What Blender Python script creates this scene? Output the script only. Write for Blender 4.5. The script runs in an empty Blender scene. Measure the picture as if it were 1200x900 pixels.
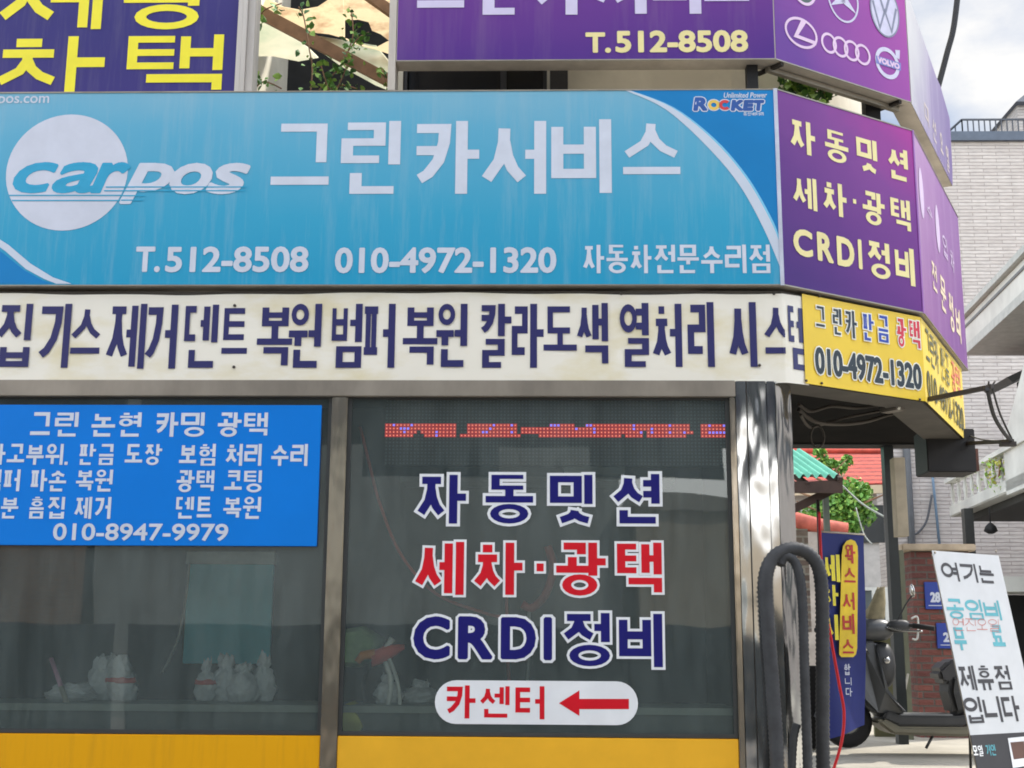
import bpy, bmesh, math, random
from mathutils import Vector, Matrix, noise
random.seed(7)
sc = bpy.context.scene
COL = sc.collection

# ---------------------------------------------------------------- camera, world, sun, exposure
EYE = 1.55
FPX, YAW, PITCH, ROLL = 1509.05, -0.02571, 0.20203, 0.00618
def cam_axes():
    cy, sy, cp, sp = math.cos(YAW), math.sin(YAW), math.cos(PITCH), math.sin(PITCH)
    r = Vector((cy, -sy, 0)); f = Vector((sy*cp, cy*cp, sp)); u = r.cross(f)
    cr, sr = math.cos(ROLL), math.sin(ROLL)
    return r*cr + u*sr, u*cr - r*sr, f
RX, UX, FX = cam_axes()
EYEP = Vector((0, 0, EYE))
cd = bpy.data.cameras.new('camera'); cam = bpy.data.objects.new('camera', cd); COL.objects.link(cam)
cam.matrix_world = Matrix(((RX.x, UX.x, -FX.x, 0), (RX.y, UX.y, -FX.y, 0), (RX.z, UX.z, -FX.z, EYE), (0, 0, 0, 1)))
cd.sensor_width = 36; cd.lens = 36*FPX/1200; cd.clip_start = 0.05; cd.clip_end = 2000
sc.camera = cam
sc.cycles.filter_width = 1.8
SUN = Vector((0.75, 0.48, 1.05)).normalized()
w = bpy.data.worlds.new('World'); sc.world = w; w.use_nodes = True
nt = w.node_tree; N = nt.nodes; L = nt.links
bg = N['Background']
sky = N.new('ShaderNodeTexSky'); sky.sky_type = 'NISHITA'; sky.sun_disc = False
sky.sun_elevation = math.asin(SUN.z); sky.sun_rotation = math.atan2(SUN.x, SUN.y)
sky.air_density = 1.0; sky.dust_density = 0.6; sky.ozone_density = 2.0
tc = N.new('ShaderNodeTexCoord'); mp = N.new('ShaderNodeMapping'); mp.inputs['Scale'].default_value = (2.2, 2.2, 4.5)
no = N.new('ShaderNodeTexNoise'); no.inputs['Scale'].default_value = 1.3; no.inputs['Detail'].default_value = 8; no.inputs['Roughness'].default_value = 0.55
rp = N.new('ShaderNodeValToRGB'); rp.color_ramp.elements[0].position = 0.40; rp.color_ramp.elements[1].position = 0.60
mx = N.new('ShaderNodeMix'); mx.data_type = 'RGBA'
L.new(tc.outputs['Generated'], mp.inputs['Vector']); L.new(mp.outputs[0], no.inputs['Vector'])
L.new(no.outputs['Fac'], rp.inputs['Fac']); L.new(rp.outputs['Color'], mx.inputs['Factor'])
L.new(sky.outputs['Color'], mx.inputs['A']); mx.inputs['B'].default_value = (8.9, 8.75, 8.5, 1)
# unseen sky behind the camera is brightened to light the facade, dimmed ahead
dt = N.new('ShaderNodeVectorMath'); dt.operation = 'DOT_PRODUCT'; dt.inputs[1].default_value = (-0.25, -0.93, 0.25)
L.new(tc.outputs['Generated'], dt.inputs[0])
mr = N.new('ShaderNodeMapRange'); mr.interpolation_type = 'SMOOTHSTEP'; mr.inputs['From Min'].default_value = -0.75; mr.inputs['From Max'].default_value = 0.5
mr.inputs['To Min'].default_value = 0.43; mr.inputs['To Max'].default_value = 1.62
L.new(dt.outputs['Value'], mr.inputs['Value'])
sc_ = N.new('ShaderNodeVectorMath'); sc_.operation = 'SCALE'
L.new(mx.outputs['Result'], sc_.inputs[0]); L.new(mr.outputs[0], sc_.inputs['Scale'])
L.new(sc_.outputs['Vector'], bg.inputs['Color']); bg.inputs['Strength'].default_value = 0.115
sd = bpy.data.lights.new('sun', 'SUN'); sd.energy = 2.0; sd.angle = math.radians(2.0); sd.color = (1, 0.95, 0.87)
so = bpy.data.objects.new('sun', sd); COL.objects.link(so)
so.rotation_euler = SUN.to_track_quat('Z', 'Y').to_euler(); so.location = (5, 2, 20)
sc.view_settings.view_transform = 'Standard'; sc.view_settings.look = 'None'
sc.view_settings.gamma = 1; sc.view_settings.use_curve_mapping = False
sc.view_settings.exposure = 1.28

# ---------------------------------------------------------------- helpers: rays, faces
D = 7.545
def ray(px, py):
    return RX*((px-600)/FPX) + UX*((450-py)/FPX) + FX
def at(px, py, Y):
    d = ray(px, py); return EYEP + d*(Y/d.y)
class Face:
    def __init__(s, O, eu, ev=(0, 0, 1)):
        s.O = Vector(O); s.eu = Vector(eu).normalized(); s.ev = Vector(ev).normalized()
        s.n = s.eu.cross(s.ev).normalized()
    def uv(s, px, py, off=0):
        d = ray(px, py); o = s.O + s.n*off
        t = (o-EYEP).dot(s.n)/d.dot(s.n); p = EYEP + d*t - s.O
        return p.dot(s.eu), p.dot(s.ev)
    def w(s, u, v, off=0): return s.O + s.eu*u + s.ev*v + s.n*off
PB, PC, PE = Vector((1.4477, D, 0)), Vector((2.4784, 8.2145, 0)), Vector((3.3347, 9.9969, 0))
F = Face((0, D, 0), (1, 0, 0))
C = Face(PB, PC-PB); LC = (PC-PB).length
E = Face(PC, PE-PC); LE = (PE-PC).length
# inset polyline (the band under the signs)
def inset(f, d): return f.O - f.n*d
def isect(f1, d1, f2, d2):
    p, q = f1.O-f1.n*d1, f2.O-f2.n*d2
    a, b = f1.eu, f2.eu
    det = a.x*(-b.y) - a.y*(-b.x)
    r = q-p; t = (r.x*(-b.y) - r.y*(-b.x))/det
    return p + a*t
def ground_z(y):
    if y < 2: return 0.0
    if y < 12: return 0.7*(y-2)/10
    if y < 40: return 0.7 + 0.5*(y-12)/28
    return 1.2

# ---------------------------------------------------------------- materials
def lin(c):
    return tuple((x/255/12.92 if x/255 <= 0.04045 else ((x/255+0.055)/1.055)**2.4) for x in c)
MATS = {}
def mat(name, rgb, rough=0.6, metal=0.0, var=0.12, scale=6.0, bump=0.0, bscale=None, stretch=None, rgb2=None, thr=(0.35, 0.7), spec=0.5, alpha=None):
    if name in MATS: return MATS[name]
    m = bpy.data.materials.new(name); m.use_nodes = True; MATS[name] = m
    nt = m.node_tree; b = nt.nodes['Principled BSDF']
    b.inputs['Roughness'].default_value = rough; b.inputs['Metallic'].default_value = metal
    b.inputs['Specular IOR Level'].default_value = spec
    c = lin(rgb)
    geo = nt.nodes.new('ShaderNodeNewGeometry')
    mp = nt.nodes.new('ShaderNodeMapping'); mp.inputs['Scale'].default_value = stretch or (1, 1, 1)
    nt.links.new(geo.outputs['Position'], mp.inputs['Vector'])
    no = nt.nodes.new('ShaderNodeTexNoise'); no.inputs['Scale'].default_value = scale; no.inputs['Detail'].default_value = 6; no.inputs['Roughness'].default_value = 0.6
    nt.links.new(mp.outputs[0], no.inputs['Vector'])
    rp = nt.nodes.new('ShaderNodeValToRGB'); rp.color_ramp.elements[0].position = thr[0]; rp.color_ramp.elements[1].position = thr[1]
    c2 = lin(rgb2) if rgb2 else tuple(min(1, x*(1+var)) for x in c)
    c1 = c if rgb2 else tuple(x*(1-var) for x in c)
    rp.color_ramp.elements[0].color = (*c1, 1); rp.color_ramp.elements[1].color = (*c2, 1)
    nt.links.new(no.outputs['Fac'], rp.inputs['Fac']); nt.links.new(rp.outputs['Color'], b.inputs['Base Color'])
    if bump:
        n2 = nt.nodes.new('ShaderNodeTexNoise'); n2.inputs['Scale'].default_value = bscale or scale*4; n2.inputs['Detail'].default_value = 4
        nt.links.new(mp.outputs[0], n2.inputs['Vector'])
        bp = nt.nodes.new('ShaderNodeBump'); bp.inputs['Strength'].default_value = bump; bp.inputs['Distance'].default_value = 0.02
        nt.links.new(n2.outputs['Fac'], bp.inputs['Height']); nt.links.new(bp.outputs[0], b.inputs['Normal'])
    return m
def grad(name, stops, p0, p1, rough=0.45, streak=0.0, streak_rgb=(205, 195, 165), sscale=14, bump=0.0):
    """printed gradient between two world points, with vertical run-off streaks of grime"""
    if name in MATS: return MATS[name]
    m = bpy.data.materials.new(name); m.use_nodes = True; MATS[name] = m
    nt = m.node_tree; b = nt.nodes['Principled BSDF']; b.inputs['Roughness'].default_value = rough; b.inputs['Specular IOR Level'].default_value = 0.3
    geo = nt.nodes.new('ShaderNodeNewGeometry')
    p0, p1 = Vector(p0), Vector(p1); d = p1-p0; k = d/d.length_squared
    dp = nt.nodes.new('ShaderNodeVectorMath'); dp.operation = 'DOT_PRODUCT'; dp.inputs[1].default_value = k
    nt.links.new(geo.outputs['Position'], dp.inputs[0])
    ad = nt.nodes.new('ShaderNodeMath'); ad.operation = 'ADD'; ad.inputs[1].default_value = -p0.dot(k)
    nt.links.new(dp.outputs['Value'], ad.inputs[0])
    nl = nt.nodes.new('ShaderNodeTexNoise'); nl.inputs['Scale'].default_value = 2.0; nl.inputs['Detail'].default_value = 4
    nt.links.new(geo.outputs['Position'], nl.inputs['Vector'])
    ma = nt.nodes.new('ShaderNodeMath'); ma.operation = 'MULTIPLY_ADD'; ma.inputs[1].default_value = 0.35; 
    nt.links.new(nl.outputs['Fac'], ma.inputs[0]); nt.links.new(ad.outputs[0], ma.inputs[2])
    sb = nt.nodes.new('ShaderNodeMath'); sb.operation = 'SUBTRACT'; sb.inputs[1].default_value = 0.175
    nt.links.new(ma.outputs[0], sb.inputs[0])
    rp = nt.nodes.new('ShaderNodeValToRGB'); cr = rp.color_ramp
    while len(cr.elements) < len(stops): cr.elements.new(0.5)
    for e, (p, c) in zip(cr.elements, stops): e.position = p; e.color = (*lin(c), 1)
    nt.links.new(sb.outputs[0], rp.inputs['Fac'])
    out = rp.outputs['Color']
    if streak:
        mp = nt.nodes.new('ShaderNodeMapping'); mp.inputs['Scale'].default_value = (1, 1, 0.07)
        nt.links.new(geo.outputs['Position'], mp.inputs['Vector'])
        no = nt.nodes.new('ShaderNodeTexNoise'); no.inputs['Scale'].default_value = sscale; no.inputs['Detail'].default_value = 5; no.inputs['Roughness'].default_value = 0.7
        nt.links.new(mp.outputs[0], no.inputs['Vector'])
        r2 = nt.nodes.new('ShaderNodeValToRGB'); r2.color_ramp.elements[0].position = 0.5; r2.color_ramp.elements[1].position = 0.85
        r2.color_ramp.elements[1].color = (streak, streak, streak, 1)
        nt.links.new(no.outputs['Fac'], r2.inputs['Fac'])
        mx = nt.nodes.new('ShaderNodeMix'); mx.data_type = 'RGBA'; mx.inputs['B'].default_value = (*lin(streak_rgb), 1)
        nt.links.new(r2.outputs['Color'], mx.inputs['Factor']); nt.links.new(out, mx.inputs['A']); out = mx.outputs['Result']
    nt.links.new(out, b.inputs['Base Color'])
    if bump:
        n2 = nt.nodes.new('ShaderNodeTexNoise'); n2.inputs['Scale'].default_value = 4
        mpb = nt.nodes.new('ShaderNodeMapping'); mpb.inputs['Scale'].default_value = (0.5, 0.5, 2.0)
        nt.links.new(geo.outputs['Position'], mpb.inputs['Vector']); nt.links.new(mpb.outputs[0], n2.inputs['Vector'])
        bp = nt.nodes.new('ShaderNodeBump'); bp.inputs['Strength'].default_value = bump; bp.inputs['Distance'].default_value = 0.05
        nt.links.new(n2.outputs['Fac'], bp.inputs['Height']); nt.links.new(bp.outputs[0], b.inputs['Normal'])
    return m
def emis(name, rgb, strength):
    m = mat(name, rgb, 0.4, var=0.05); b = m.node_tree.nodes['Principled BSDF']
    b.inputs['Emission Color'].default_value = (*lin(rgb), 1); b.inputs['Emission Strength'].default_value = strength
    return m
def brick(name, c1, c2, mortar, bw, bh, msize=0.012, rough=0.85, axis='xz', bump=0.5, squash=1.0):
    if name in MATS: return MATS[name]
    m = bpy.data.materials.new(name); m.use_nodes = True; MATS[name] = m
    nt = m.node_tree; b = nt.nodes['Principled BSDF']; b.inputs['Roughness'].default_value = rough
    geo = nt.nodes.new('ShaderNodeNewGeometry'); sep = nt.nodes.new('ShaderNodeSeparateXYZ'); nt.links.new(geo.outputs['Position'], sep.inputs[0])
    ad = nt.nodes.new('ShaderNodeMath'); ad.operation = 'ADD'
    nt.links.new(sep.outputs['X'], ad.inputs[0]); nt.links.new(sep.outputs['Y'], ad.inputs[1])
    cb = nt.nodes.new('ShaderNodeCombineXYZ'); nt.links.new(ad.outputs[0], cb.inputs['X']); nt.links.new(sep.outputs['Z'], cb.inputs['Y'])
    bt = nt.nodes.new('ShaderNodeTexBrick'); bt.inputs['Scale'].default_value = 1
    bt.inputs['Brick Width'].default_value = bw; bt.inputs['Row Height'].default_value = bh; bt.inputs['Mortar Size'].default_value = msize
    bt.inputs['Mortar Smooth'].default_value = 0.3; bt.inputs['Bias'].default_value = 0.0
    bt.inputs['Color1'].default_value = (*lin(c1), 1); bt.inputs['Color2'].default_value = (*lin(c2), 1); bt.inputs['Mortar'].default_value = (*lin(mortar), 1)
    nt.links.new(cb.outputs[0], bt.inputs['Vector'])
    no = nt.nodes.new('ShaderNodeTexNoise'); no.inputs['Scale'].default_value = 3/bw; no.inputs['Detail'].default_value = 5
    mpn = nt.nodes.new('ShaderNodeMapping'); mpn.inputs['Scale'].default_value = (1, 1, 2.5)
    nt.links.new(geo.outputs['Position'], mpn.inputs['Vector']); nt.links.new(mpn.outputs[0], no.inputs['Vector'])
    mr = nt.nodes.new('ShaderNodeMapRange'); mr.inputs['To Min'].default_value = 0.72; mr.inputs['To Max'].default_value = 1.2
    nt.links.new(no.outputs['Fac'], mr.inputs['Value'])
    mx = nt.nodes.new('ShaderNodeMix'); mx.data_type = 'RGBA'; mx.blend_type = 'MULTIPLY'; mx.inputs['Factor'].default_value = 1
    nt.links.new(bt.outputs['Color'], mx.inputs['A']); nt.links.new(mr.outputs[0], mx.inputs['B'])
    nt.links.new(mx.outputs['Result'], b.inputs['Base Color'])
    bp = nt.nodes.new('ShaderNodeBump'); bp.inputs['Strength'].default_value = bump; bp.inputs['Distance'].default_value = 0.03
    sm = nt.nodes.new('ShaderNodeMath'); sm.operation = 'SUBTRACT'; nt.links.new(no.outputs['Fac'], sm.inputs[0]); nt.links.new(bt.outputs['Fac'], sm.inputs[1])
    nt.links.new(sm.outputs[0], bp.inputs['Height']); nt.links.new(bp.outputs[0], b.inputs['Normal'])
    return m
def glass_mat():
    m = bpy.data.materials.new('window_glass'); m.use_nodes = True
    nt = m.node_tree; nt.nodes.remove(nt.nodes['Principled BSDF']); out = nt.nodes['Material Output']
    tr = nt.nodes.new('ShaderNodeBsdfTransparent'); tr.inputs[0].default_value = (0.84, 0.92, 0.90, 1)
    gl = nt.nodes.new('ShaderNodeBsdfGlossy'); gl.inputs['Roughness'].default_value = 0.015; gl.inputs['Color'].default_value = (0.95, 1, 1, 1)
    df = nt.nodes.new('ShaderNodeBsdfDiffuse'); df.inputs['Color'].default_value = (0.41, 0.50, 0.485, 1)
    fr = nt.nodes.new('ShaderNodeFresnel'); fr.inputs['IOR'].default_value = 1.5
    mu = nt.nodes.new('ShaderNodeMath'); mu.operation = 'MULTIPLY'; mu.inputs[1].default_value = 1.7
    nt.links.new(fr.outputs[0], mu.inputs[0])
    geo = nt.nodes.new('ShaderNodeNewGeometry'); mp = nt.nodes.new('ShaderNodeMapping'); mp.inputs['Scale'].default_value = (1, 1, 0.15)
    no = nt.nodes.new('ShaderNodeTexNoise'); no.inputs['Scale'].default_value = 9; no.inputs['Detail'].default_value = 7; no.inputs['Roughness'].default_value = 0.7
    nt.links.new(geo.outputs['Position'], mp.inputs['Vector']); nt.links.new(mp.outputs[0], no.inputs['Vector'])
    mr = nt.nodes.new('ShaderNodeMapRange'); mr.inputs['From Min'].default_value = 0.3; mr.inputs['From Max'].default_value = 0.75
    mr.inputs['To Min'].default_value = 0.09; mr.inputs['To Max'].default_value = 0.19
    nt.links.new(no.outputs['Fac'], mr.inputs['Value'])
    n2 = nt.nodes.new('ShaderNodeTexNoise'); n2.inputs['Scale'].default_value = 1.1; nt.links.new(geo.outputs['Position'], n2.inputs['Vector'])
    bp = nt.nodes.new('ShaderNodeBump'); bp.inputs['Strength'].default_value = 0.06; bp.inputs['Distance'].default_value = 0.05
    nt.links.new(n2.outputs['Fac'], bp.inputs['Height']); nt.links.new(bp.outputs[0], gl.inputs['Normal'])
    m1 = nt.nodes.new('ShaderNodeMixShader'); m2 = nt.nodes.new('ShaderNodeMixShader')
    nt.links.new(mr.outputs[0], m1.inputs[0]); nt.links.new(tr.outputs[0], m1.inputs[1]); nt.links.new(df.outputs[0], m1.inputs[2])
    nt.links.new(mu.outputs[0], m2.inputs[0]); nt.links.new(m1.outputs[0], m2.inputs[1]); nt.links.new(gl.outputs[0], m2.inputs[2])
    nt.links.new(m2.outputs[0], out.inputs['Surface'])
    return m
def steel(name, rgb, rough, wob, scale=2.5):
    m = mat(name, rgb, rough, 1.0, var=0.06, scale=3)
    nt = m.node_tree; b = nt.nodes['Principled BSDF']
    geo = nt.nodes.new('ShaderNodeNewGeometry'); mp = nt.nodes.new('ShaderNodeMapping'); mp.inputs['Scale'].default_value = (2.5, 2.5, 0.8)
    no = nt.nodes.new('ShaderNodeTexNoise'); no.inputs['Scale'].default_value = scale; no.inputs['Detail'].default_value = 2
    nt.links.new(geo.outputs['Position'], mp.inputs['Vector']); nt.links.new(mp.outputs[0], no.inputs['Vector'])
    bp = nt.nodes.new('ShaderNodeBump'); bp.inputs['Strength'].default_value = wob; bp.inputs['Distance'].default_value = 0.1
    nt.links.new(no.outputs['Fac'], bp.inputs['Height']); nt.links.new(bp.outputs[0], b.inputs['Normal'])
    return m

# ---------------------------------------------------------------- mesh builder
def tagit(o, label=None, cat=None, group=None, kind=None):
    if label: o['label'] = label
    if cat: o['category'] = cat
    if group: o['group'] = group
    if kind: o['kind'] = kind
    return o
def thing(name, loc, label, cat, group=None, rotz=0):
    o = bpy.data.objects.new(name, None); COL.objects.link(o); o.location = loc; o.rotation_euler = (0, 0, rotz)
    o.empty_display_size = 0.1
    return tagit(o, label, cat, group)
def origin(o):
    v = Vector((0, 0, 0))
    while o is not None: v = v + o.location; o = o.parent
    return v
class MB:
    def __init__(s): s.v = []; s.f = []; s.mi = []; s.sm = []
    def poly(s, pts, mi=0, sm=False):
        b = len(s.v); s.v += [Vector(p) for p in pts]; s.f.append(list(range(b, b+len(pts)))); s.mi.append(mi); s.sm.append(sm)
        return s
    def prism(s, a, b, mi=0, sm=False):
        """closed solid between two loops of equal length"""
        n = len(a); k = len(s.v); s.v += [Vector(p) for p in a] + [Vector(p) for p in b]
        s.f.append([k+i for i in range(n)]); s.f.append([k+n+i for i in reversed(range(n))])
        s.mi += [mi, mi]; s.sm += [False, False]
        for i in range(n):
            j = (i+1) % n; s.f.append([k+j, k+i, k+n+i, k+n+j]); s.mi.append(mi); s.sm.append(sm)
        return s
    def box(s, c, size, ax=None, mi=0):
        c = Vector(c); X, Y, Z = ax or (Vector((1, 0, 0)), Vector((0, 1, 0)), Vector((0, 0, 1)))
        h = [x/2 for x in size]
        lo = [c + X*(sx*h[0]) + Y*(sy*h[1]) - Z*h[2] for sx, sy in ((-1, -1), (1, -1), (1, 1), (-1, 1))]
        return s.prism([p + Z*size[2] for p in lo], lo, mi)
    def bx(s, x0, x1, y0, y1, z0, z1, mi=0):
        return s.box(((x0+x1)/2, (y0+y1)/2, (z0+z1)/2), (x1-x0, y1-y0, z1-z0), None, mi)
    def beam(s, p, q, wd, ht, up=(0, 0, 1), mi=0):
        p, q = Vector(p), Vector(q); d = (q-p); X = d.normalized(); Y = Vector(up).cross(X)
        if Y.length < 1e-4: Y = Vector((0, 1, 0)).cross(X)
        Y.normalize(); Z = X.cross(Y)
        return s.box((p+q)/2, (d.length, wd, ht), (X, Y, Z), mi)
    def tube(s, path, r, seg=8, mi=0, cap=True):
        P = [Vector(p) for p in path]; n = len(P); rr = r if isinstance(r, (list, tuple)) else [r]*n
        k = len(s.v); ref = None
        for i, p in enumerate(P):
            t = (P[min(i+1, n-1)] - P[max(i-1, 0)]).normalized()
            if ref is None:
                ref = t.orthogonal().normalized()
            ref = (ref - t*ref.dot(t)).normalized(); b = t.cross(ref)
            for j in range(seg):
                a = 2*math.pi*j/seg; s.v.append(p + (ref*math.cos(a) + b*math.sin(a))*rr[i])
        for i in range(n-1):
            for j in range(seg):
                j2 = (j+1) % seg
                s.f.append([k+i*seg+j, k+i*seg+j2, k+(i+1)*seg+j2, k+(i+1)*seg+j]); s.mi.append(mi); s.sm.append(True)
        if cap:
            s.f.append([k+j for j in reversed(range(seg))]); s.f.append([k+(n-1)*seg+j for j in range(seg)]); s.mi += [mi, mi]; s.sm += [False, False]
        return s
    def lathe(s, prof, c, ax=(0, 0, 1), seg=16, mi=0):
        c = Vector(c); A = Vector(ax).normalized(); X = A.orthogonal().normalized(); Y = A.cross(X); k = len(s.v); n = len(prof)
        for r, h in prof:
            for j in range(seg):
                a = 2*math.pi*j/seg; s.v.append(c + A*h + (X*math.cos(a) + Y*math.sin(a))*r)
        for i in range(n-1):
            for j in range(seg):
                j2 = (j+1) % seg; s.f.append([k+i*seg+j, k+i*seg+j2, k+(i+1)*seg+j2, k+(i+1)*seg+j]); s.mi.append(mi); s.sm.append(True)
        s.f.append([k+j for j in reversed(range(seg))]); s.f.append([k+(n-1)*seg+j for j in range(seg)]); s.mi += [mi, mi]; s.sm += [False, False]
        return s
    def loft(s, loops, mi=0, sm=True):
        k = len(s.v); n = len(loops[0]); m = len(loops)
        for lp in loops: s.v += [Vector(p) for p in lp]
        for i in range(m-1):
            for j in range(n):
                j2 = (j+1) % n; s.f.append([k+i*n+j, k+i*n+j2, k+(i+1)*n+j2, k+(i+1)*n+j]); s.mi.append(mi); s.sm.append(sm)
        s.f.append([k+j for j in reversed(range(n))]); s.f.append([k+(m-1)*n+j for j in range(n)]); s.mi += [mi, mi]; s.sm += [False, False]
        return s
    def grid(s, fn, nu, nv, mi=0, sm=True):
        k = len(s.v)
        for i in range(nu+1):
            for j in range(nv+1): s.v.append(Vector(fn(i/nu, j/nv)))
        for i in range(nu):
            for j in range(nv):
                a = k+i*(nv+1)+j; s.f.append([a, a+nv+1, a+nv+2, a+1]); s.mi.append(mi); s.sm.append(sm)
        return s
    def facebox(s, f, u0, v0, u1, v1, front, back, m0=0.0, m1=0.0, mi=0):
        a = [f.w(u0, v0, front), f.w(u1, v0, front), f.w(u1, v1, front), f.w(u0, v1, front)]
        b = [f.w(u0+m0, v0, back), f.w(u1-m1, v0, back), f.w(u1-m1, v1, back), f.w(u0+m0, v1, back)]
        return s.prism(a, b, mi)
    def build(s, name, mats, parent=None, local=False, bevel=0, fixn=True):
        me = bpy.data.meshes.new(name)
        off = Vector((0, 0, 0)) if (local or parent is None) else origin(parent)
        me.from_pydata([tuple(v-off) for v in s.v], [], s.f)
        if not isinstance(mats, (list, tuple)): mats = [mats]
        for m in mats: me.materials.append(m)
        for p, mi, sm in zip(me.polygons, s.mi, s.sm): p.material_index = mi; p.use_smooth = sm
        if fixn:
            bm = bmesh.new(); bm.from_mesh(me)
            bmesh.ops.recalc_face_normals(bm, faces=bm.faces)
            if bevel:
                es = [e for e in bm.edges if e.is_manifold and e.calc_face_angle(0) > 0.5]
                bmesh.ops.bevel(bm, geom=es, offset=bevel, segments=2, affect='EDGES', clamp_overlap=True)
            bm.to_mesh(me); bm.free()
        me.update()
        o = bpy.data.objects.new(name, me); COL.objects.link(o)
        if parent is not None: o.parent = parent
        return o
def own(o, base):
    """put a single-mesh thing's origin at its base point"""
    base = Vector(base)
    o.data.transform(Matrix.Translation(-base)); o.location = base
    return o
def smooth_path(pts, n=6):
    P = [Vector(p) for p in pts]; out = []
    for i in range(len(P)-1):
        p0, p1, p2, p3 = P[max(i-1, 0)], P[i], P[i+1], P[min(i+2, len(P)-1)]
        for k in range(n):
            t = k/n
            out.append(0.5*((2*p1) + (p2-p0)*t + (2*p0-5*p1+4*p2-p3)*t*t + (3*p1-p0-3*p2+p3)*t**3))
    out.append(P[-1]); return out

# ---------------------------------------------------------------- lettering: Hangul built from strokes, Latin from the built-in font
CHO = 'ㄱㄲㄴㄷㄸㄹㅁㅂㅃㅅㅆㅇㅈㅉㅊㅋㅌㅍㅎ'
JUNG = 'ㅏㅐㅑㅒㅓㅔㅕㅖㅗㅘㅙㅚㅛㅜㅝㅞㅟㅠㅡㅢㅣ'
JONG = ' ㄱㄲㄳㄴㄵㄶㄷㄹㄺㄻㄼㄽㄾㄿㅀㅁㅂㅄㅅㅆㅇㅈㅊㅋㅌㅍㅎ'
def circ(x0, y0, x1, y1, n=20):
    return [((x0+x1)/2 + (x1-x0)/2*math.cos(2*math.pi*i/n), (y0+y1)/2 + (y1-y0)/2*math.sin(2*math.pi*i/n)) for i in range(n)]
def legs(y):   # splayed legs of s / j / ch below height y
    return [([(.5, y), (.485, y*.72), (.36, y*.36), (.0, 0)], 0), ([(.5, y*.74), (.58, y*.45), (.74, y*.2), (1, 0)], 0)]
def cons(j, vert):
    if j == 'ㄱ': return [([(0, 1), (1, 1), (.97, .72), (.78, .36), (.42, .1), (.12, 0)], 0)] if vert else [([(0, 1), (1, 1), (1, 0)], 0)]
    if j == 'ㄴ': return [([(0, 1), (0, 0), (1, 0)], 0)]
    if j == 'ㄷ': return [([(1, 1), (0, 1), (0, 0), (1, 0)], 0)]
    if j == 'ㄹ': return [([(0, 1), (1, 1), (1, .52), (0, .52), (0, 0), (1, 0)], 0)]
    if j == 'ㅁ': return [([(0, 0), (1, 0), (1, 1), (0, 1)], 1)]
    if j == 'ㅂ': return [([(0, 1), (0, 0), (1, 0), (1, 1)], 0), ([(0, .52), (1, .52)], 0)]
    if j == 'ㅅ': return legs(1)
    if j == 'ㅇ': return [(circ(0, 0, 1, 1), 1)]
    if j == 'ㅈ': return [([(0.04, 1), (.96, 1)], 0)] + legs(1)
    if j == 'ㅊ': return [([(.26, 1), (.74, 1)], 0), ([(.02, .72), (.98, .72)], 0)] + legs(.72)
    if j == 'ㅋ': return cons('ㄱ', vert) + [([(0, .56), (.9 if vert else 1, .56)], 0)]
    if j == 'ㅌ': return cons('ㄷ', vert) + [([(0, .5), (1, .5)], 0)]
    if j == 'ㅍ': return [([(0, 1), (1, 1)], 0), ([(0, 0), (1, 0)], 0), ([(.28, 1), (.28, 0)], 0), ([(.72, 1), (.72, 0)], 0)]
    if j == 'ㅎ': return [([(.27, 1), (.73, 1)], 0), ([(.0, .74), (1, .74)], 0), (circ(.1, 0, .9, .5), 1)]
    return []
MAXT = {'ㅇ': .26, 'ㅁ': .27, 'ㅂ': .26, 'ㄹ': .2, 'ㅌ': .2, 'ㅍ': .27, 'ㅎ': .155, 'ㅊ': .18, 'ㅋ': .22, 'ㄷ': .28}
VW = {'ㅣ': .20, 'ㅏ': .36, 'ㅑ': .36, 'ㅓ': .34, 'ㅕ': .36, 'ㅐ': .46, 'ㅔ': .50}
VK = {'ㅣ': 1.0, 'ㅏ': 2.05, 'ㅑ': 2.05, 'ㅓ': 1.85, 'ㅕ': 1.95, 'ㅐ': 2.55, 'ㅔ': 2.8}
def vwid(v, w, tv): return min(.62, max(VW[v] if v != 'ㅣ' else .12, VK[v]*tv/w))
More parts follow.
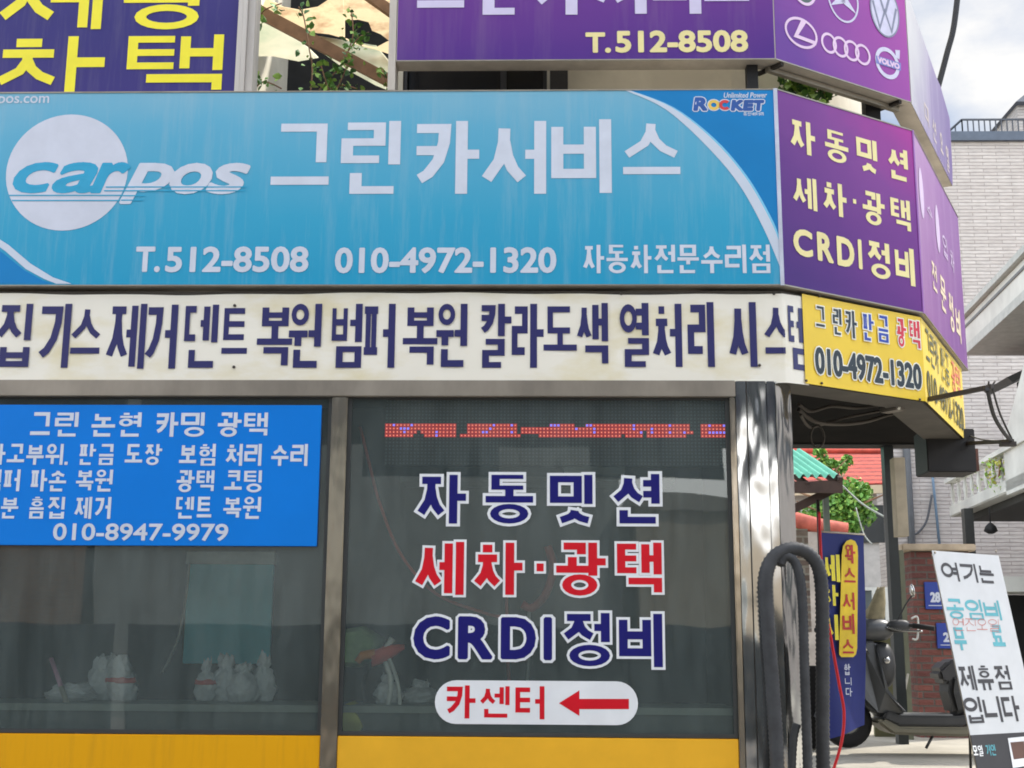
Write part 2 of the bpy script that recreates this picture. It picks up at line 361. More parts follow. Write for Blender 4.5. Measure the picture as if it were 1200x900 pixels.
def strokes(ch, w, h, tv, th):
    """strokes of one syllable in a w x h box; every stroke's outer edge stays inside the box"""
    i = ord(ch) - 0xAC00; c, v, j = CHO[i//588], JUNG[(i % 588)//28], JONG[i % 28]
    out = []
    def put(ss, x0, y0, x1, y1, jm=''):
        k = min(1.0, (y1-y0)*h*MAXT.get(jm, 9)/th); t = th*k
        kv = min(1.0, (x1-x0)*w*(.27 if jm in 'ㅁㅂㅍㅇㅎ' else .36)/tv) if jm else 1.0; tw = tv*kv
        X0, X1, Y0, Y1 = x0*w+tw/2, x1*w-tw/2, y0*h+t/2, y1*h-t/2
        if X1 < X0: X0 = X1 = (X0+X1)/2
        for pts, cl in ss: out.append(([(X0+(X1-X0)*x, Y0+(Y1-Y0)*y) for x, y in pts], cl, kv, k))
    hv = None; vv = None
    if v in VW: vv = v
    elif v in 'ㅗㅛㅜㅠㅡ': hv = v
    else: hv, vv = {'ㅘ': ('ㅗ', 'ㅏ'), 'ㅝ': ('ㅜ', 'ㅓ'), 'ㅟ': ('ㅜ', 'ㅣ'), 'ㅚ': ('ㅗ', 'ㅣ')}[v]
    fin = j != ' '
    jh = {'ㅇ': .40, 'ㄹ': .45, 'ㅂ': .36}.get(j, .335); sh = jh-.335
    if vv and not hv:
        vw = vwid(v, w, tv); y0 = .40+sh*.8 if fin else 0.0
        cx1 = 1-vw-(.055 if v in 'ㅣㅏㅑ' else -.0)
        if v in 'ㅓㅕㅔ': cx1 = 1-vw+.06
        cy0, cy1 = (.42+sh, .98) if fin else (.14, .96)
        if c in 'ㅁㅂㅇㄹㄴㄷㅌㅍ' and not fin: cy0 = .20
        if c in 'ㄷㄱㅍㅁㅂㄹㅌ' and v in 'ㅓㅕㅔ': cx1 -= .13
        put(cons(c, True), 0, cy0, cx1, cy1, c)
        vbox = (1-vw, y0, 1, 1)
    elif hv and not vv:
        if hv in 'ㅜㅠ':
            cy0 = .60+sh*.5 if fin else .50
        elif hv == 'ㅡ': cy0 = .56 if fin else .34
        else: cy0 = .66+sh*.5 if fin else .46
        put(cons(c, False), .12 if c not in 'ㅅㅈㅊ' else .06, cy0, .88 if c not in 'ㅅㅈㅊ' else .94, 1, c)
        if hv == 'ㅡ': put([([(0, .5), (1, .5)], 0)], 0, (.40+sh if fin else .06), 1, (.40+sh if fin else .06)+th/h)
        hb = (0, 1, cy0)
    else:
        cy0 = .68+sh*.5 if fin else .52
        if hv == 'ㅜ': cy0 = .66 if fin else .52
        put(cons(c, False), .06, cy0, .60, 1, c)
        vw = max(.34, vwid(vv, w, tv)) if vv != 'ㅣ' else max(.2, tv/w+.05)
        vbox = (1-vw, .0 if not fin else .33+sh*.7, 1, 1)
        hb = (0, 1-vw+(.02 if vv != 'ㅓ' else -.03), cy0)
    if hv and hv != 'ㅡ':
        x0, x1, cy0 = hb; base = (.37+sh*.9 if fin else (.12 if not vv else .24))
        X0, X1 = x0*w+0, x1*w
        tops = {'ㅗ': [.5], 'ㅛ': [.32, .68], 'ㅜ': [.5], 'ㅠ': [.32, .68]}[hv]
        if hv in 'ㅗㅛ':
            yb = base*h + th/2
            out.append(([(X0, yb), (X1, yb)], 0))
            for t in tops: out.append(([(X0+(X1-X0)*t, yb), (X0+(X1-X0)*t, (cy0-.0)*h+th*.1)], 0))
        else:
            yb = cy0*h - th*.85
            if fin: yb = (cy0*h + .33*h)/2 + th*.3
            low = (.31*h if fin else 0.0)
            if vv: low = (.34*h if fin else .04*h)
            out.append(([(X0, yb), (X1, yb)], 0))
            for t in tops: out.append(([(X0+(X1-X0)*t, yb), (X0+(X1-X0)*t, low)], 0))
    if vv:
        x0, y0, x1, y1 = vbox; X0, X1 = x0*w, x1*w; Y0, Y1 = y0*h, y1*h; ym = (Y0+Y1)/2 + (0 if fin else .04*h)
        if hv: ym = Y0 + (Y1-Y0)*(.42 if vv == 'ㅏ' else .30)
        if vv == 'ㅣ': out.append(([(X1-tv/2, Y0), (X1-tv/2, Y1)], 0))
        elif vv in 'ㅏㅑ':
            xl = X0+tv*.6; out.append(([(xl, Y0), (xl, Y1)], 0))
            for yy in ([ym] if vv == 'ㅏ' else [ym-.13*h, ym+.13*h]): out.append(([(xl, yy), (X1, yy)], 0))
        elif vv in 'ㅓㅕ':
            xl = X1-tv/2; out.append(([(xl, Y0), (xl, Y1)], 0))
            for yy in ([ym] if vv == 'ㅓ' else [ym-.11*h, ym+.11*h]): out.append(([(X0-(.0 if hv else -.02*w), yy), (xl, yy)], 0))
        elif vv == 'ㅐ':
            xa, xb = X0+tv*.6, X1-tv/2; out += [([(xa, Y0+.03*h), (xa, Y1-.03*h)], 0), ([(xb, Y0), (xb, Y1)], 0), ([(xa, ym), (xb, ym)], 0)]
        elif vv == 'ㅔ':
            xb = X1-tv/2; xa = xb-tv*1.36; out += [([(xa, Y0+.03*h), (xa, Y1-.03*h)], 0), ([(xb, Y0), (xb, Y1)], 0), ([(X0, ym), (xa, ym)], 0)]
    if fin: 
        xl = .16 if vv else .10
        xr = 1 if (vv and v not in 'ㅏㅑㅘ') else (.92 if vv else .90)
        if vv and v in 'ㅏㅑㅘ': xl, xr = .12, 1-vwid('ㅏ', w, tv)+(tv*1.1/w)
        if j in 'ㅇ' and vv: xl = max(xl, .10)
        put(cons(j, False), xl, 0, xr, jh, j)
    return [o if len(o) == 4 else (*o, 1.0, 1.0) for o in out]
def stroke_polys(pts, closed, tv, th, ext=0.0, add=0.0):
    P = [Vector(p) for p in pts]; n = len(P)
    ns = n if closed else n-1
    seg = []
    for i in range(ns):
        d = P[(i+1) % n]-P[i]
        if d.length < 1e-9: d = Vector((1e-9, 0))
        d.normalize(); hw = 0.5*math.hypot(tv*d.y, th*d.x) + add
        seg.append((P[i], d, Vector((-d.y, d.x)), hw))
    def off(i, sgn):      # offset point at vertex i
        if closed: a, b = seg[(i-1) % ns], seg[i % ns]
        else:
            if i == 0: p, d, nn, hw = seg[0]; return P[0] - d*ext + nn*hw*sgn
            if i == n-1: p, d, nn, hw = seg[-1]; return P[-1] + d*ext + nn*hw*sgn
            a, b = seg[i-1], seg[i]
        pa = P[i] + a[2]*a[3]*sgn; pb = P[i] + b[2]*b[3]*sgn
        det = a[1].x*b[1].y - a[1].y*b[1].x
        if abs(det) < 0.05: return (pa+pb)/2
        r = pb-pa; t = (r.x*b[1].y - r.y*b[1].x)/det
        q = pa + a[1]*t
        lim = max(a[3], b[3])*2.2
        if (q-P[i]).length > lim: q = P[i] + (q-P[i]).normalized()*lim
        return q
    Lf = [off(i, 1) for i in range(n)]; Rt = [off(i, -1) for i in range(n)]
    return [[Rt[i], Rt[(i+1) % n], Lf[(i+1) % n], Lf[i]] for i in range(ns)]
_fc = {}
def latin(s):
    if s in _fc: return _fc[s]
    c = bpy.data.curves.new('t', 'FONT'); c.body = s; c.size = 1; c.resolution_u = 4
    o = bpy.data.objects.new('t', c); COL.objects.link(o)
    dg = bpy.context.evaluated_depsgraph_get(); me = bpy.data.meshes.new_from_object(o.evaluated_get(dg))
    vs = [(v.co.x, v.co.y) for v in me.vertices]; fs = [list(p.vertices) for p in me.polygons]
    bpy.data.objects.remove(o); bpy.data.curves.remove(c); bpy.data.meshes.remove(me)
    # weld
    key = {}; idx = []; V = []
    for x, y in vs:
        k = (round(x, 5), round(y, 5))
        if k not in key: key[k] = len(V); V.append((x, y))
        idx.append(key[k])
    fs = [[idx[i] for i in f] for f in fs]
    cnt = {}
    for f in fs:
        for a, b in zip(f, f[1:]+f[:1]):
            if a == b: continue
            cnt[(min(a, b), max(a, b))] = cnt.get((min(a, b), max(a, b)), 0)+1
    be = [e for e, k in cnt.items() if k == 1]
    _fc[s] = (V, fs, be); return _fc[s]
def latin_polys(s, x0, y0, w, h, wt, shear=0.0):
    """polygons with a stagger level each; outlines thickened by wt"""
    V, fs, be = latin(s)
    V = [(x+shear*y, y) for x, y in V]
    a0, a1 = min(v[0] for v in V), max(v[0] for v in V); b0, b1 = min(v[1] for v in V), max(v[1] for v in V)
    wx, wy = min(wt, w*.3), min(wt, h*.3)
    sx = (w-2*wx)/max(1e-6, a1-a0); sy = (h-2*wy)/max(1e-6, b1-b0)
    V = [Vector((x0+wx+(x-a0)*sx, y0+wy+(y-b0)*sy)) for x, y in V]
    out = [([V[i] for i in f], 0) for f in fs if len(f) > 2]
    if wt > 0:
        for k, (a, b) in enumerate(be):
            d = V[b]-V[a]
            if d.length < 1e-7: continue
            out += [(q, 1+(k % 68)*.25) for q in stroke_polys([V[a], V[b]], False, 2*wt, 2*wt, ext=wt*.42)]
        seen = set(i for e in be for i in e)
        for k, i in enumerate(seen):
            out.append(([V[i] + Vector((math.cos(t), math.sin(t)))*wt for t in [math.pi/8+math.pi/4*q for q in range(8)]], 18.2+(k % 24)*.25))
    return out
NARROW = {'1': .5, '-': .55, '.': .34, 'I': .36, ' ': .42, '·': .42, 'T': .7}
def is_h(ch): return 0xAC00 <= ord(ch) <= 0xD7A3
def text_polys(s, x0, y0, x1, y1, wt=.13, hw=None, outline=0.0, shear=0.0, asc=.60, gap=.10, lw=None, dash_full=False):
    """fills the box with the string; returns list of (poly, level)"""
    w, h = x1-x0, y1-y0
    runs = []; cur = ''
    for ch in s:
        if is_h(ch) or ch in ' ·':
            if cur: runs.append(cur); cur = ''
            runs.append(ch)
        else: cur += ch
    if cur: runs.append(cur)
    if all(not is_h(r[0]) for r in runs): 
        runs = [s] if '·' not in s else runs
    adv = []
    for r in runs:
        if len(r) == 1 and is_h(r): adv.append(1.0)
        elif r in ' ·': adv.append(NARROW[r])
        else: adv.append(sum(NARROW.get(c, 1)*asc if c not in NARROW else NARROW[c]*asc*1.3 for c in r))
    tot = sum(adv); cw = w/(tot - gap) if tot > gap else w
    out = []; x = x0
    for k, (r, a) in enumerate(zip(runs, adv)):
        gw = cw*(a-gap)
        if r == ' ': pass
        elif r == '·':
            t = h*wt*1.25
            cx, cy = x+gw/2, y0+h*.5
            e = outline; out.append(([Vector((cx-t*.5-e, cy-t*.55-e)), Vector((cx+t*.5+e, cy-t*.55-e)), Vector((cx+t*.5+e, cy+t*.55+e)), Vector((cx-t*.5-e, cy+t*.55+e))], 0))
        elif len(r) == 1 and is_h(r):
            i = ord(r)-0xAC00; j = i % 28; c = CHO[i//588]
            f = 1.0
            if j: f *= .90
            if c in 'ㄹㅌㅍㅊㅎㅂ' and j: f *= .92
            tv = (hw or wt)*h*(.93 if JUNG[(i % 588)//28] in 'ㅔㅐ' else 1); th = wt*h*f
            for lv, (pts, cl, kv, kh) in enumerate(strokes(r, gw, h, tv, th)):
                pts = [(x+p[0]+shear*p[1], y0+p[1]) for p in pts]
                for q in stroke_polys(pts, cl, tv*kv, th*kh, ext=outline, add=outline): out.append((q, lv % 12))
        else:
            if r == '.':
                t = h*wt*1.05; out.append(([Vector((x+gw*.5-t/2, y0)), Vector((x+gw*.5+t/2, y0)), Vector((x+gw*.5+t/2, y0+t)), Vector((x+gw*.5-t/2, y0+t))], 0)); x += cw*a; continue
            l = (lw if lw is not None else max(0, wt*.5-.045))*h
            out += [(q, lv) for q, lv in latin_polys(r, x-outline, y0-outline, gw+2*outline, h+2*outline, l+outline, shear)]
        x += cw*a
    return out
def clip_u(poly, c, keep_less):
    out = []; n = len(poly)
    for i in range(n):
        a, b = poly[i], poly[(i+1) % n]
        ia, ib = (a.x <= c) == keep_less, (b.x <= c) == keep_less
        if ia: out.append(a)
        if ia != ib:
            t = (c-a.x)/(b.x-a.x); out.append(a+(b-a)*t)
    return out
STAG = 0.00004
def put_polys(mb, polys, face, off, mi=0, wrap=None):
    for q, lv in polys:
        if wrap is None: mb.poly([face.w(p.x, p.y, off+lv*STAG) for p in q], mi)
        else:
            c, f2, u2 = wrap
            a = clip_u(q, c, True); b = clip_u(q, c, False)
            if len(a) > 2: mb.poly([face.w(p.x, p.y, off+lv*STAG) for p in a], mi)
            if len(b) > 2: mb.poly([f2.w(p.x-c+u2, p.y, off+lv*STAG) for p in b], mi)
def letter(parent, face, off, items, m, wt=.13, outline=None, name='lettering', label=None, wrap=None, **kw):
    """items: (string, px0, py0, px1, py1) boxes in photo pixels, taken to the face's own plane"""
    if len(items) > 1 and any(len(i[0]) > 1 for i in items):      # each separate line is a part of its own
        for it in items: o = letter(parent, face, off, [it], m, wt, outline, name, label, wrap, **kw)
        return o
    mb = MB(); mats = [m]
    if outline: mats.append(outline[0])
    for s, a, b, c, d in items:
        u0, v1 = face.uv(a, b, off); u1, v0 = face.uv(c, d, off)
        if outline:
            o = outline[1]
            put_polys(mb, text_polys(s, u0+o, v0+o, u1-o, v1-o, wt, outline=o, **kw), face, off, 1, wrap)
            put_polys(mb, text_polys(s, u0+o, v0+o, u1-o, v1-o, wt, **kw), face, off+.0012, 0, wrap)
        else: put_polys(mb, text_polys(s, u0, v0, u1, v1, wt, **kw), face, off, 0, wrap)
    o = mb.build(name, mats, parent, fixn=False)
    if label: o['label'] = label
    return o
def ell(face, cu, cv, ru, rv, n=40): return [(cu+ru*math.cos(2*math.pi*i/n), cv+rv*math.sin(2*math.pi*i/n)) for i in range(n)]
def flat(mb, face, pts, off, mi=0): mb.poly([face.w(u, v, off) for u, v in pts], mi)
def ring(mb, face, cu, cv, ru, rv, t, off, mi=0, n=36, a0=0, a1=2*math.pi):
    for i in range(n):
        a, b = a0+(a1-a0)*i/n, a0+(a1-a0)*(i+1)/n
        P = lambda r, s, q: (cu+r*math.cos(q), cv+s*math.sin(q))
        flat(mb, face, [P(ru-t, rv-t, a), P(ru, rv, a), P(ru, rv, b), P(ru-t, rv-t, b)], off, mi)

# ================================================================ SETTING
asphalt = mat('asphalt', (112, 110, 106), 0.9, var=0.3, scale=3, bump=0.4, bscale=60)
concrete = mat('alley_concrete', (172, 166, 152), 0.9, var=0.2, scale=2, bump=0.25, bscale=30)
def sheet(x0, x1, ys, dz):
    mb = MB()
    for a, b in zip(ys, ys[1:]):
        mb.poly([(x0, a, ground_z(a)+dz), (x1, a, ground_z(a)+dz), (x1, b, ground_z(b)+dz), (x0, b, ground_z(b)+dz)])
    return mb
g = sheet(-700, 700, [-700, 2, 12, 40, 900], -0.012).build('ground', mat('ground_dirt', (150, 146, 136), 0.95, var=0.2, scale=1.5)); g['kind'] = 'structure'
rd = sheet(-60, 60, [-7.2, 2, 6.4], 0.0).build('road', asphalt); rd['kind'] = 'structure'
al = sheet(1.2, 9.0, [6.4, 12, 24], 0.004).build('alley', concrete); al['kind'] = 'structure'
pv = sheet(-60, 60, [-11.2, -7.3], 0.12).build('pavement', mat('paver_grey', (150, 145, 140), 0.9, var=0.2, scale=5)); pv['kind'] = 'structure'
mk = MB()
for y in (0.9, 1.15): mk.poly([(-60, y, .004), (60, y, .004), (60, y+.12, .004), (-60, y+.12, .004)])
mk = mk.build('road_marking', mat('road_yellow', (225, 170, 40), 0.7)); mk['kind'] = 'structure'

# ================================================================ REPAIR SHOP
cream = mat('cream_render', (214, 208, 190), 0.85, var=0.12, scale=2.5)
dark = mat('dark_interior', (44, 50, 49), 0.8, var=0.25, scale=2)
black = mat('black_paint', (20, 20, 20), .75, var=.3, scale=4)
unlit_black = mat('unlit_soffit', (22, 20, 18), .95, var=.4, scale=3, spec=.1)  # near-black base colour stands in for the shade under the slab
alu = mat('aged_aluminium', (150, 143, 130), 0.45, 0.55, var=0.18, scale=5)
alu2 = mat('pale_aluminium', (188, 180, 168), 0.5, 0.35, var=0.16, scale=5, stretch=(1, 1, .2))
inox = steel('polished_steel', (206, 207, 207), 0.12, 0.32, 1.7)
inoxf = steel('brushed_steel', (196, 186, 170), 0.22, 0.2)
whitep = mat('white_print', (206, 212, 224), 0.5, var=0.05, scale=8)
glass = glass_mat()

shop = thing('repair_shop', (0, D, ground_z(D)), 'corner car repair shop with tinted windows, steel pillar and yellow sill panels under many signs', 'shop')
zb = 1.05
XP0 = F.uv(868, 650)[0]           # left edge of the steel pillar
# walls of the ground-floor room
mb = MB()
mb.bx(-5.2, XP0+.14, D+1.9, D+2.05, .2, 3.3)           # back
mb.bx(-5.3, -5.15, D+.1, D+1.9, .2, 3.3)           # left
mb.bx(XP0+.02, XP0+.14, D+.10, D+1.9, .2, 3.3)      # side towards the bay
mb.bx(-5.15, XP0, D+.05, D+.14, .2, 0.62)            # plinth under the panels
mb.build('wall', dark, shop)
MB().bx(-5.15, XP0, D+.14, D+1.9, .3, .42).build('floor', mat('room_floor', (92, 96, 92), 0.7, var=.2), shop)
mb = MB(); mb.bx(-5.3, XP0+.1, D+.1, D+2.05, 3.3, 3.42); mb.build('ceiling', mat('room_ceiling', (78, 82, 80), .8), shop)
# upper storey: slab over the open corner, dark from below
I = [isect(F, .30, C, .30), isect(C, .30, E, .30)]
endE = PE - E.n*.30
foot = [Vector((XP0+.2, D+.30, 0)), I[0], I[1], endE, Vector((3.80, 12.5, 0)), Vector((XP0+.2, 12.5, 0))]
mb = MB(); mb.prism([p + Vector((0, 0, 3.62)) for p in foot], [p + Vector((0, 0, 3.48)) for p in foot]); mb.build('soffit', unlit_black, shop)
# beam at the back of the bay and its boxed end
pb = at(935, 521, 10.6)
mb = MB(); mb.bx(XP0+.15, 3.80, 12.2, 12.45, at(980, 521, 12.2).z, 3.5); mb.build('beam', black, shop)
a, b = at(1086, 548, 9.75), at(1122, 552, 9.95)
mb = MB(); mb.bx(a.x, 3.26, 9.72, 10.05, at(1100, 553, 9.72).z, 3.2); mb.build('beam_end', mat('black_box', (30, 28, 28), .6, var=.3), shop, bevel=.008)
MB().bx(3.265, 3.285, 9.74, 10.02, at(1100, 551, 9.72).z, 3.05).build('rusty_plate', mat('rust', (98, 66, 56), .8, var=.3, scale=12), shop)
# outer walls of the second storey above the signs, back and right sides
mb = MB()
wp = Vector((0, D+.62, 0))
xa, xb = at(296, 60, D+.62).x, at(462, 60, D+.62).x
mb.bx(-5.3, xa, D+.62, D+.77, 3.6, 7.2); 
def wseg(x0, x1, z0, z1): mb.bx(x0, x1, D+.62, D+.77, z0, z1)
wx0, wx1 = at(472, 95, D+.62).x, at(641, 95, D+.62).x
wz0, wz1 = 4.6, at(560, 62, D+.62).z
wseg(xb, wx0, 3.6, 7.2); wseg(wx0, wx1, 3.6, wz0); wseg(wx0, wx1, wz1, 7.2)
K = isect(F, .62, C, .62); K2 = isect(C, .62, E, .62); K3 = PE - E.n*.62
wseg(wx1, K.x, 3.6, 7.2)
for p, q in ((K, K2), (K2, K3), (K3, Vector((K3.x, 13.2, 0)))):
    d = (q-p).normalized(); n = Vector((-d.y, d.x, 0))*.15
    A = [p, q, q+n, p+n]; mb.prism([v+Vector((0, 0, 7.2)) for v in A], [v+Vector((0, 0, 3.6)) for v in A])
mb.build('upper_wall', cream, shop)
wn = MB().bx(wx0, wx1, D+.70, D+.72, wz0, wz1).build('upper_window', mat('dark_glass', (22, 26, 34), .12, var=.2), shop)
mb = MB()
for px in (474, 590, 640): 
    x = at(px, 95, D+.66).x; MB().bx(x-.02, x+.02, D+.64, D+.69, wz0, wz1).build('frame', mat('dark_frame', (46, 46, 48), .5), wn)
mb = MB(); x = at(655, 95, D+.5).x; mb.bx(x-.06, x+.06, D+.5, D+.61, 4.7, 6); mb.build('drain_pipe', mat('pipe_dark', (52, 50, 50), .6, var=.3, scale=9), shop)
# ---- broken eave behind the opening between the navy and purple signs
yb0, yb1 = D+.80, D+3.4
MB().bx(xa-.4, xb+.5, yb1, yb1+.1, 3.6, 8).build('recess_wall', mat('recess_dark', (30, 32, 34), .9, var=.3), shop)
MB().bx(xa-.45, xa-.35, D+.8, yb1, 3.6, 8).build('recess_wall', cream, shop)
ply = mat('weathered_board', (158, 116, 74), .85, rgb2=(206, 182, 138), scale=2.6, thr=(.36, .52), bump=.3, bscale=12, stretch=(1, .6, 1))
plyg = mat('mossy_board', (168, 176, 146), .85, rgb2=(214, 204, 178), scale=2.0)
wood = mat('old_timber', (132, 100, 74), .85, var=.3, scale=6, stretch=(1, 1, 1))
# ceiling board with a ragged edge and a broken hole, tilted up to the back
def board(pts, y0, name, m, th=.03, dy=.0):
    fr = [at(px, py, y0 + (108-py)*dy) for px, py in pts]
    bk = [p + Vector((0, .05, th)) for p in fr]
    return MB().prism(fr, bk).build(name, m, shop)
board([(285, -60), (312, -60), (316, 0), (330, 8), (350, 12), (372, 8), (384, 0), (388, -60), (398, -60), (403, 20), (403, 45), (385, 40), (365, 38), (320, 16), (285, 6)], D+1.1, 'ceiling_board', ply, dy=.012)
board([(398, -60), (470, -60), (470, 52), (455, 47), (446, 40), (436, 36), (432, 26), (420, 23), (403, 24), (403, 20)], D+1.13, 'ceiling_board', ply, dy=.012)
board([(403, 45), (420, 53), (440, 56), (455, 48), (470, 52), (470, 68), (440, 58), (415, 51)], D+1.11, 'ceiling_board', ply, dy=.012)
board([(285, 20), (310, 22), (345, 46), (360, 56), (372, 68), (350, 72), (320, 66), (285, 66)], D+1.3, 'ceiling_board', plyg, dy=.010)
board([(368, 42), (440, 54), (470, 90), (470, 112), (440, 100), (400, 78), (378, 62)], D+1.45, 'ceiling_board', plyg, dy=.01)
MB().prism([at(285, 12, D+.95), at(460, 104, D+.95), at(460, 88, D+.95), at(322, 15, D+.95), at(300, 2, D+.95)],
           [at(285, 12, D+.95)+Vector((0, .08, .02)), at(460, 104, D+.95)+Vector((0, .08, .02)), at(460, 88, D+.95)+Vector((0, .08, .02)), at(322, 15, D+.95)+Vector((0, .08, .02)), at(300, 2, D+.95)+Vector((0, .08, .02))]).build('timber', wood, shop)
mb = MB(); mb.beam(at(425, -10, D+.9), at(470, 22, D+.9), .06, .07); mb.build('timber', wood, shop)
# ---- front glazing
GO = -0.055
def ux(px, py, off=GO): return F.uv(px, py, off)[0]
def vz(px, py, off=GO): return F.uv(px, py, off)[1]
zt, zs = vz(600, 464), vz(600, 863)
xl0, xl1, xr0, xr1 = -5.1, ux(388, 600), ux(402, 600), ux(860, 600)
MB().facebox(F, -5.15, vz(600, 464, 0), XP0, vz(600, 445, 0)-.0, -.012, -.13).build('header_beam', mat('header_steel', (146, 138, 126), .45, .4, var=.2, scale=3, stretch=(1, 1, .5)), shop, bevel=.004)
MB().facebox(F, xl1-.012, .5, xr0+.012, vz(600, 464, 0)-.002, -.02, -.10).build('mullion', inoxf, shop, bevel=.006)
mb = MB(); mb.facebox(F, xr1-.012, .5, XP0-.004, vz(600, 464, 0)-.002, -.012, -.12); mb.build('jamb', inoxf, shop, bevel=.006)
yl = grad('yellow_panel', [(0, (224, 158, 4)), (1, (228, 164, 8))], F.w(0, .5), F.w(0, 1.1), rough=.4, streak=.28, streak_rgb=(150, 112, 40), sscale=22); yl2 = mat('yellow_panel_pale', (232, 174, 44), .4, var=.07, scale=3, spec=.25)
MB().facebox(F, -5.1, .55, xl1-.014, zs-.004, -.03, -.06).build('sill_panel', yl, shop, bevel=.003)
MB().facebox(F, xr0+.014, .55, xr1-.014, zs-.004, -.03, -.06).build('sill_panel', yl2, shop, bevel=.003)
fr_dark = mat('gasket', (52, 55, 55), .6)
wins = []
for x0, x1 in ((xl0, xl1-.013), (xr0+.013, xr1-.013)):
    mb = MB()
    t = .022
    mb.facebox(F, x0, zs, x1, zs+t, -.045, -.075); mb.facebox(F, x0, zt-t, x1, zt-.003, -.045, -.075)
    mb.facebox(F, x0, zs+t, x0+t, zt-t, -.045, -.075); mb.facebox(F, x1-t, zs+t, x1, zt-t, -.045, -.075)
    wn = mb.build('window', fr_dark, shop)
    p = MB().poly([F.w(x0+t, zs+t, GO), F.w(x1-t, zs+t, GO), F.w(x1-t, zt-t, GO), F.w(x0+t, zt-t, GO)]).build('pane', glass, wn, fixn=False)
    wins.append(wn)
# vinyl lettering on the right-hand pane
navy = mat('navy_vinyl', (20, 18, 104), .4, var=.04, spec=.3); red = mat('red_vinyl', (204, 14, 34), .4, var=.05, spec=.3); wht = mat('white_vinyl', (226, 228, 230), .4, var=.04)
W = wins[1]; LO = GO+.004
letter(W, F, LO, [('자', 486, 553, 549, 617), ('동', 566, 553, 628, 617), ('밋', 641, 553, 698, 617), ('션', 713, 552, 777, 617)], navy, .15, (wht, .017), hw=.17)
letter(W, F, LO, [('세', 484, 632, 546, 700), ('차', 552, 633, 615, 700), ('·', 620, 640, 646, 690), ('광', 649, 633, 713, 701), ('택', 720, 633, 779, 701)], red, .15, (wht, .014), hw=.17)
letter(W, F, LO, [('C', 482, 719, 530, 776), ('R', 534, 719, 580, 776), ('D', 584, 720, 631, 776), ('I', 634, 720, 650, 777), ('정', 655, 715, 718, 784), ('비', 722, 716, 780, 785)], navy, .15, (wht, .015), hw=.17, lw=.055)
a, b = F.uv(510, 797, LO); c, d = F.uv(748, 850, LO); r = (b-d)/2
pts = [(a+r+r*math.cos(t), (b+d)/2+r*math.sin(t)) for t in [math.pi/2+math.pi*i/14 for i in range(15)]] + [(c-r+r*math.cos(t), (b+d)/2+r*math.sin(t)) for t in [-math.pi/2+math.pi*i/14 for i in range(15)]]
mb = MB(); mb.prism([F.w(u, v, LO) for u, v in pts], [F.w(u, v, LO-.002) for u, v in pts]); mb.build('sticker', wht, W)
letter(W, F, LO+.001, [('카', 521, 803, 557, 842), ('센', 562, 804, 597, 841), ('터', 604, 804, 638, 843)], red, .14, hw=.15)
mb = MB(); ap = [F.uv(x, y, LO+.001) for x, y in ((655, 824), (679, 809), (679, 819), (737, 819), (737, 831), (679, 831), (679, 839))]
flat(mb, F, ap, LO+.001); mb.build('arrow', red, W, fixn=False)
# stainless pillar at the corner
pz0, pz1 = .3, vz(900, 446, 0)
p0, p1, p2 = F.w(XP0, 0, -.01), F.w(ux(905, 650, -.01), 0, -.01), F.w(ux(915, 650, -.01), 0, -.01)
e0 = at(934, 650, D+.16); 
fp = [p0, p1, p2, Vector((e0.x, e0.y, 0)), Vector((e0.x, D+.32, 0)), Vector((XP0, D+.32, 0))]
mb = MB()
def pil(pts): mb.prism([Vector((p.x, p.y, pz1)) for p in pts], [Vector((p.x, p.y, pz0)) for p in pts])
q = F.w(ux(881, 650, -.01), 0, -.01)
pil([p0, q-Vector((.004, 0, 0)), q+Vector((-.004, .3, 0)), Vector((XP0, D+.31, 0))])
pil([q, p1-Vector((.004, 0, 0)), p1+Vector((-.004, .3, 0)), q+Vector((0, .3, 0))])
pil([p1+Vector((0, .004, 0)), p2+Vector((0, .004, 0)), p2+Vector((0, .29, 0)), p1+Vector((0, .29, 0))])
pil([p2+Vector((.003, .006, 0)), Vector((e0.x, e0.y, 0)), Vector((e0.x, D+.30, 0)), p2+Vector((.003, .29, 0))])
mb.build('pillar', inox, shop, bevel=.003)
mb = MB(); mb.bx(q.x-.006, q.x+.002, D+.013, D+.02, pz0, pz1); mb.build('pillar_seam', mat('seam', (70, 68, 64), .5), shop)
# steel post and beige post at the back of the bay
a = at(1041, 560, 12.3)
MB().bx(a.x-.045, a.x+.045, 12.24, 12.36, .55, at(1041, 522, 12.2).z).build('post', mat('dark_green_steel', (34, 40, 40), .5, var=.2), shop)
a = at(1052, 560, 11.6)
MB().bx(a.x-.05, a.x+.045, 11.5, 11.65, at(1052, 628, 11.5).z, at(1052, 536, 11.5).z).build('post', mat('beige_post', (176, 164, 142), .8, var=.15), shop)

# ================================================================ SIGNS
TH = .14
def cabinet(name, f, u0, u1, z0, z1, label, cat, panel, m0=.041, m1=.041, th=TH, lipm=None):
    mid = f.w((u0+u1)/2, z0, -th/2)
    t = thing(name, mid, label, cat)
    MB().facebox(f, u0, z0, u1, z1, -.002, -th, m0, m1).build('cabinet', alu2, t)
    MB().poly([f.w(u0+.004, z0+.008, 0), f.w(u1-.004, z0+.008, 0), f.w(u1-.004, z1-.008, 0), f.w(u0+.004, z1-.008, 0)]).build('face_panel', panel, t, fixn=False)
    MB().facebox(f, u0, z0, u1, z0+.008, .004, -.002).build('edge_trim', lipm or alu, t)
    MB().facebox(f, u0, z1-.008, u1, z1, .004, -.002).build('edge_trim', lipm or alu, t)
    return t
ZM0, ZM1 = 1.55+2.1555, 1.55+3.4299
UB = PB.x
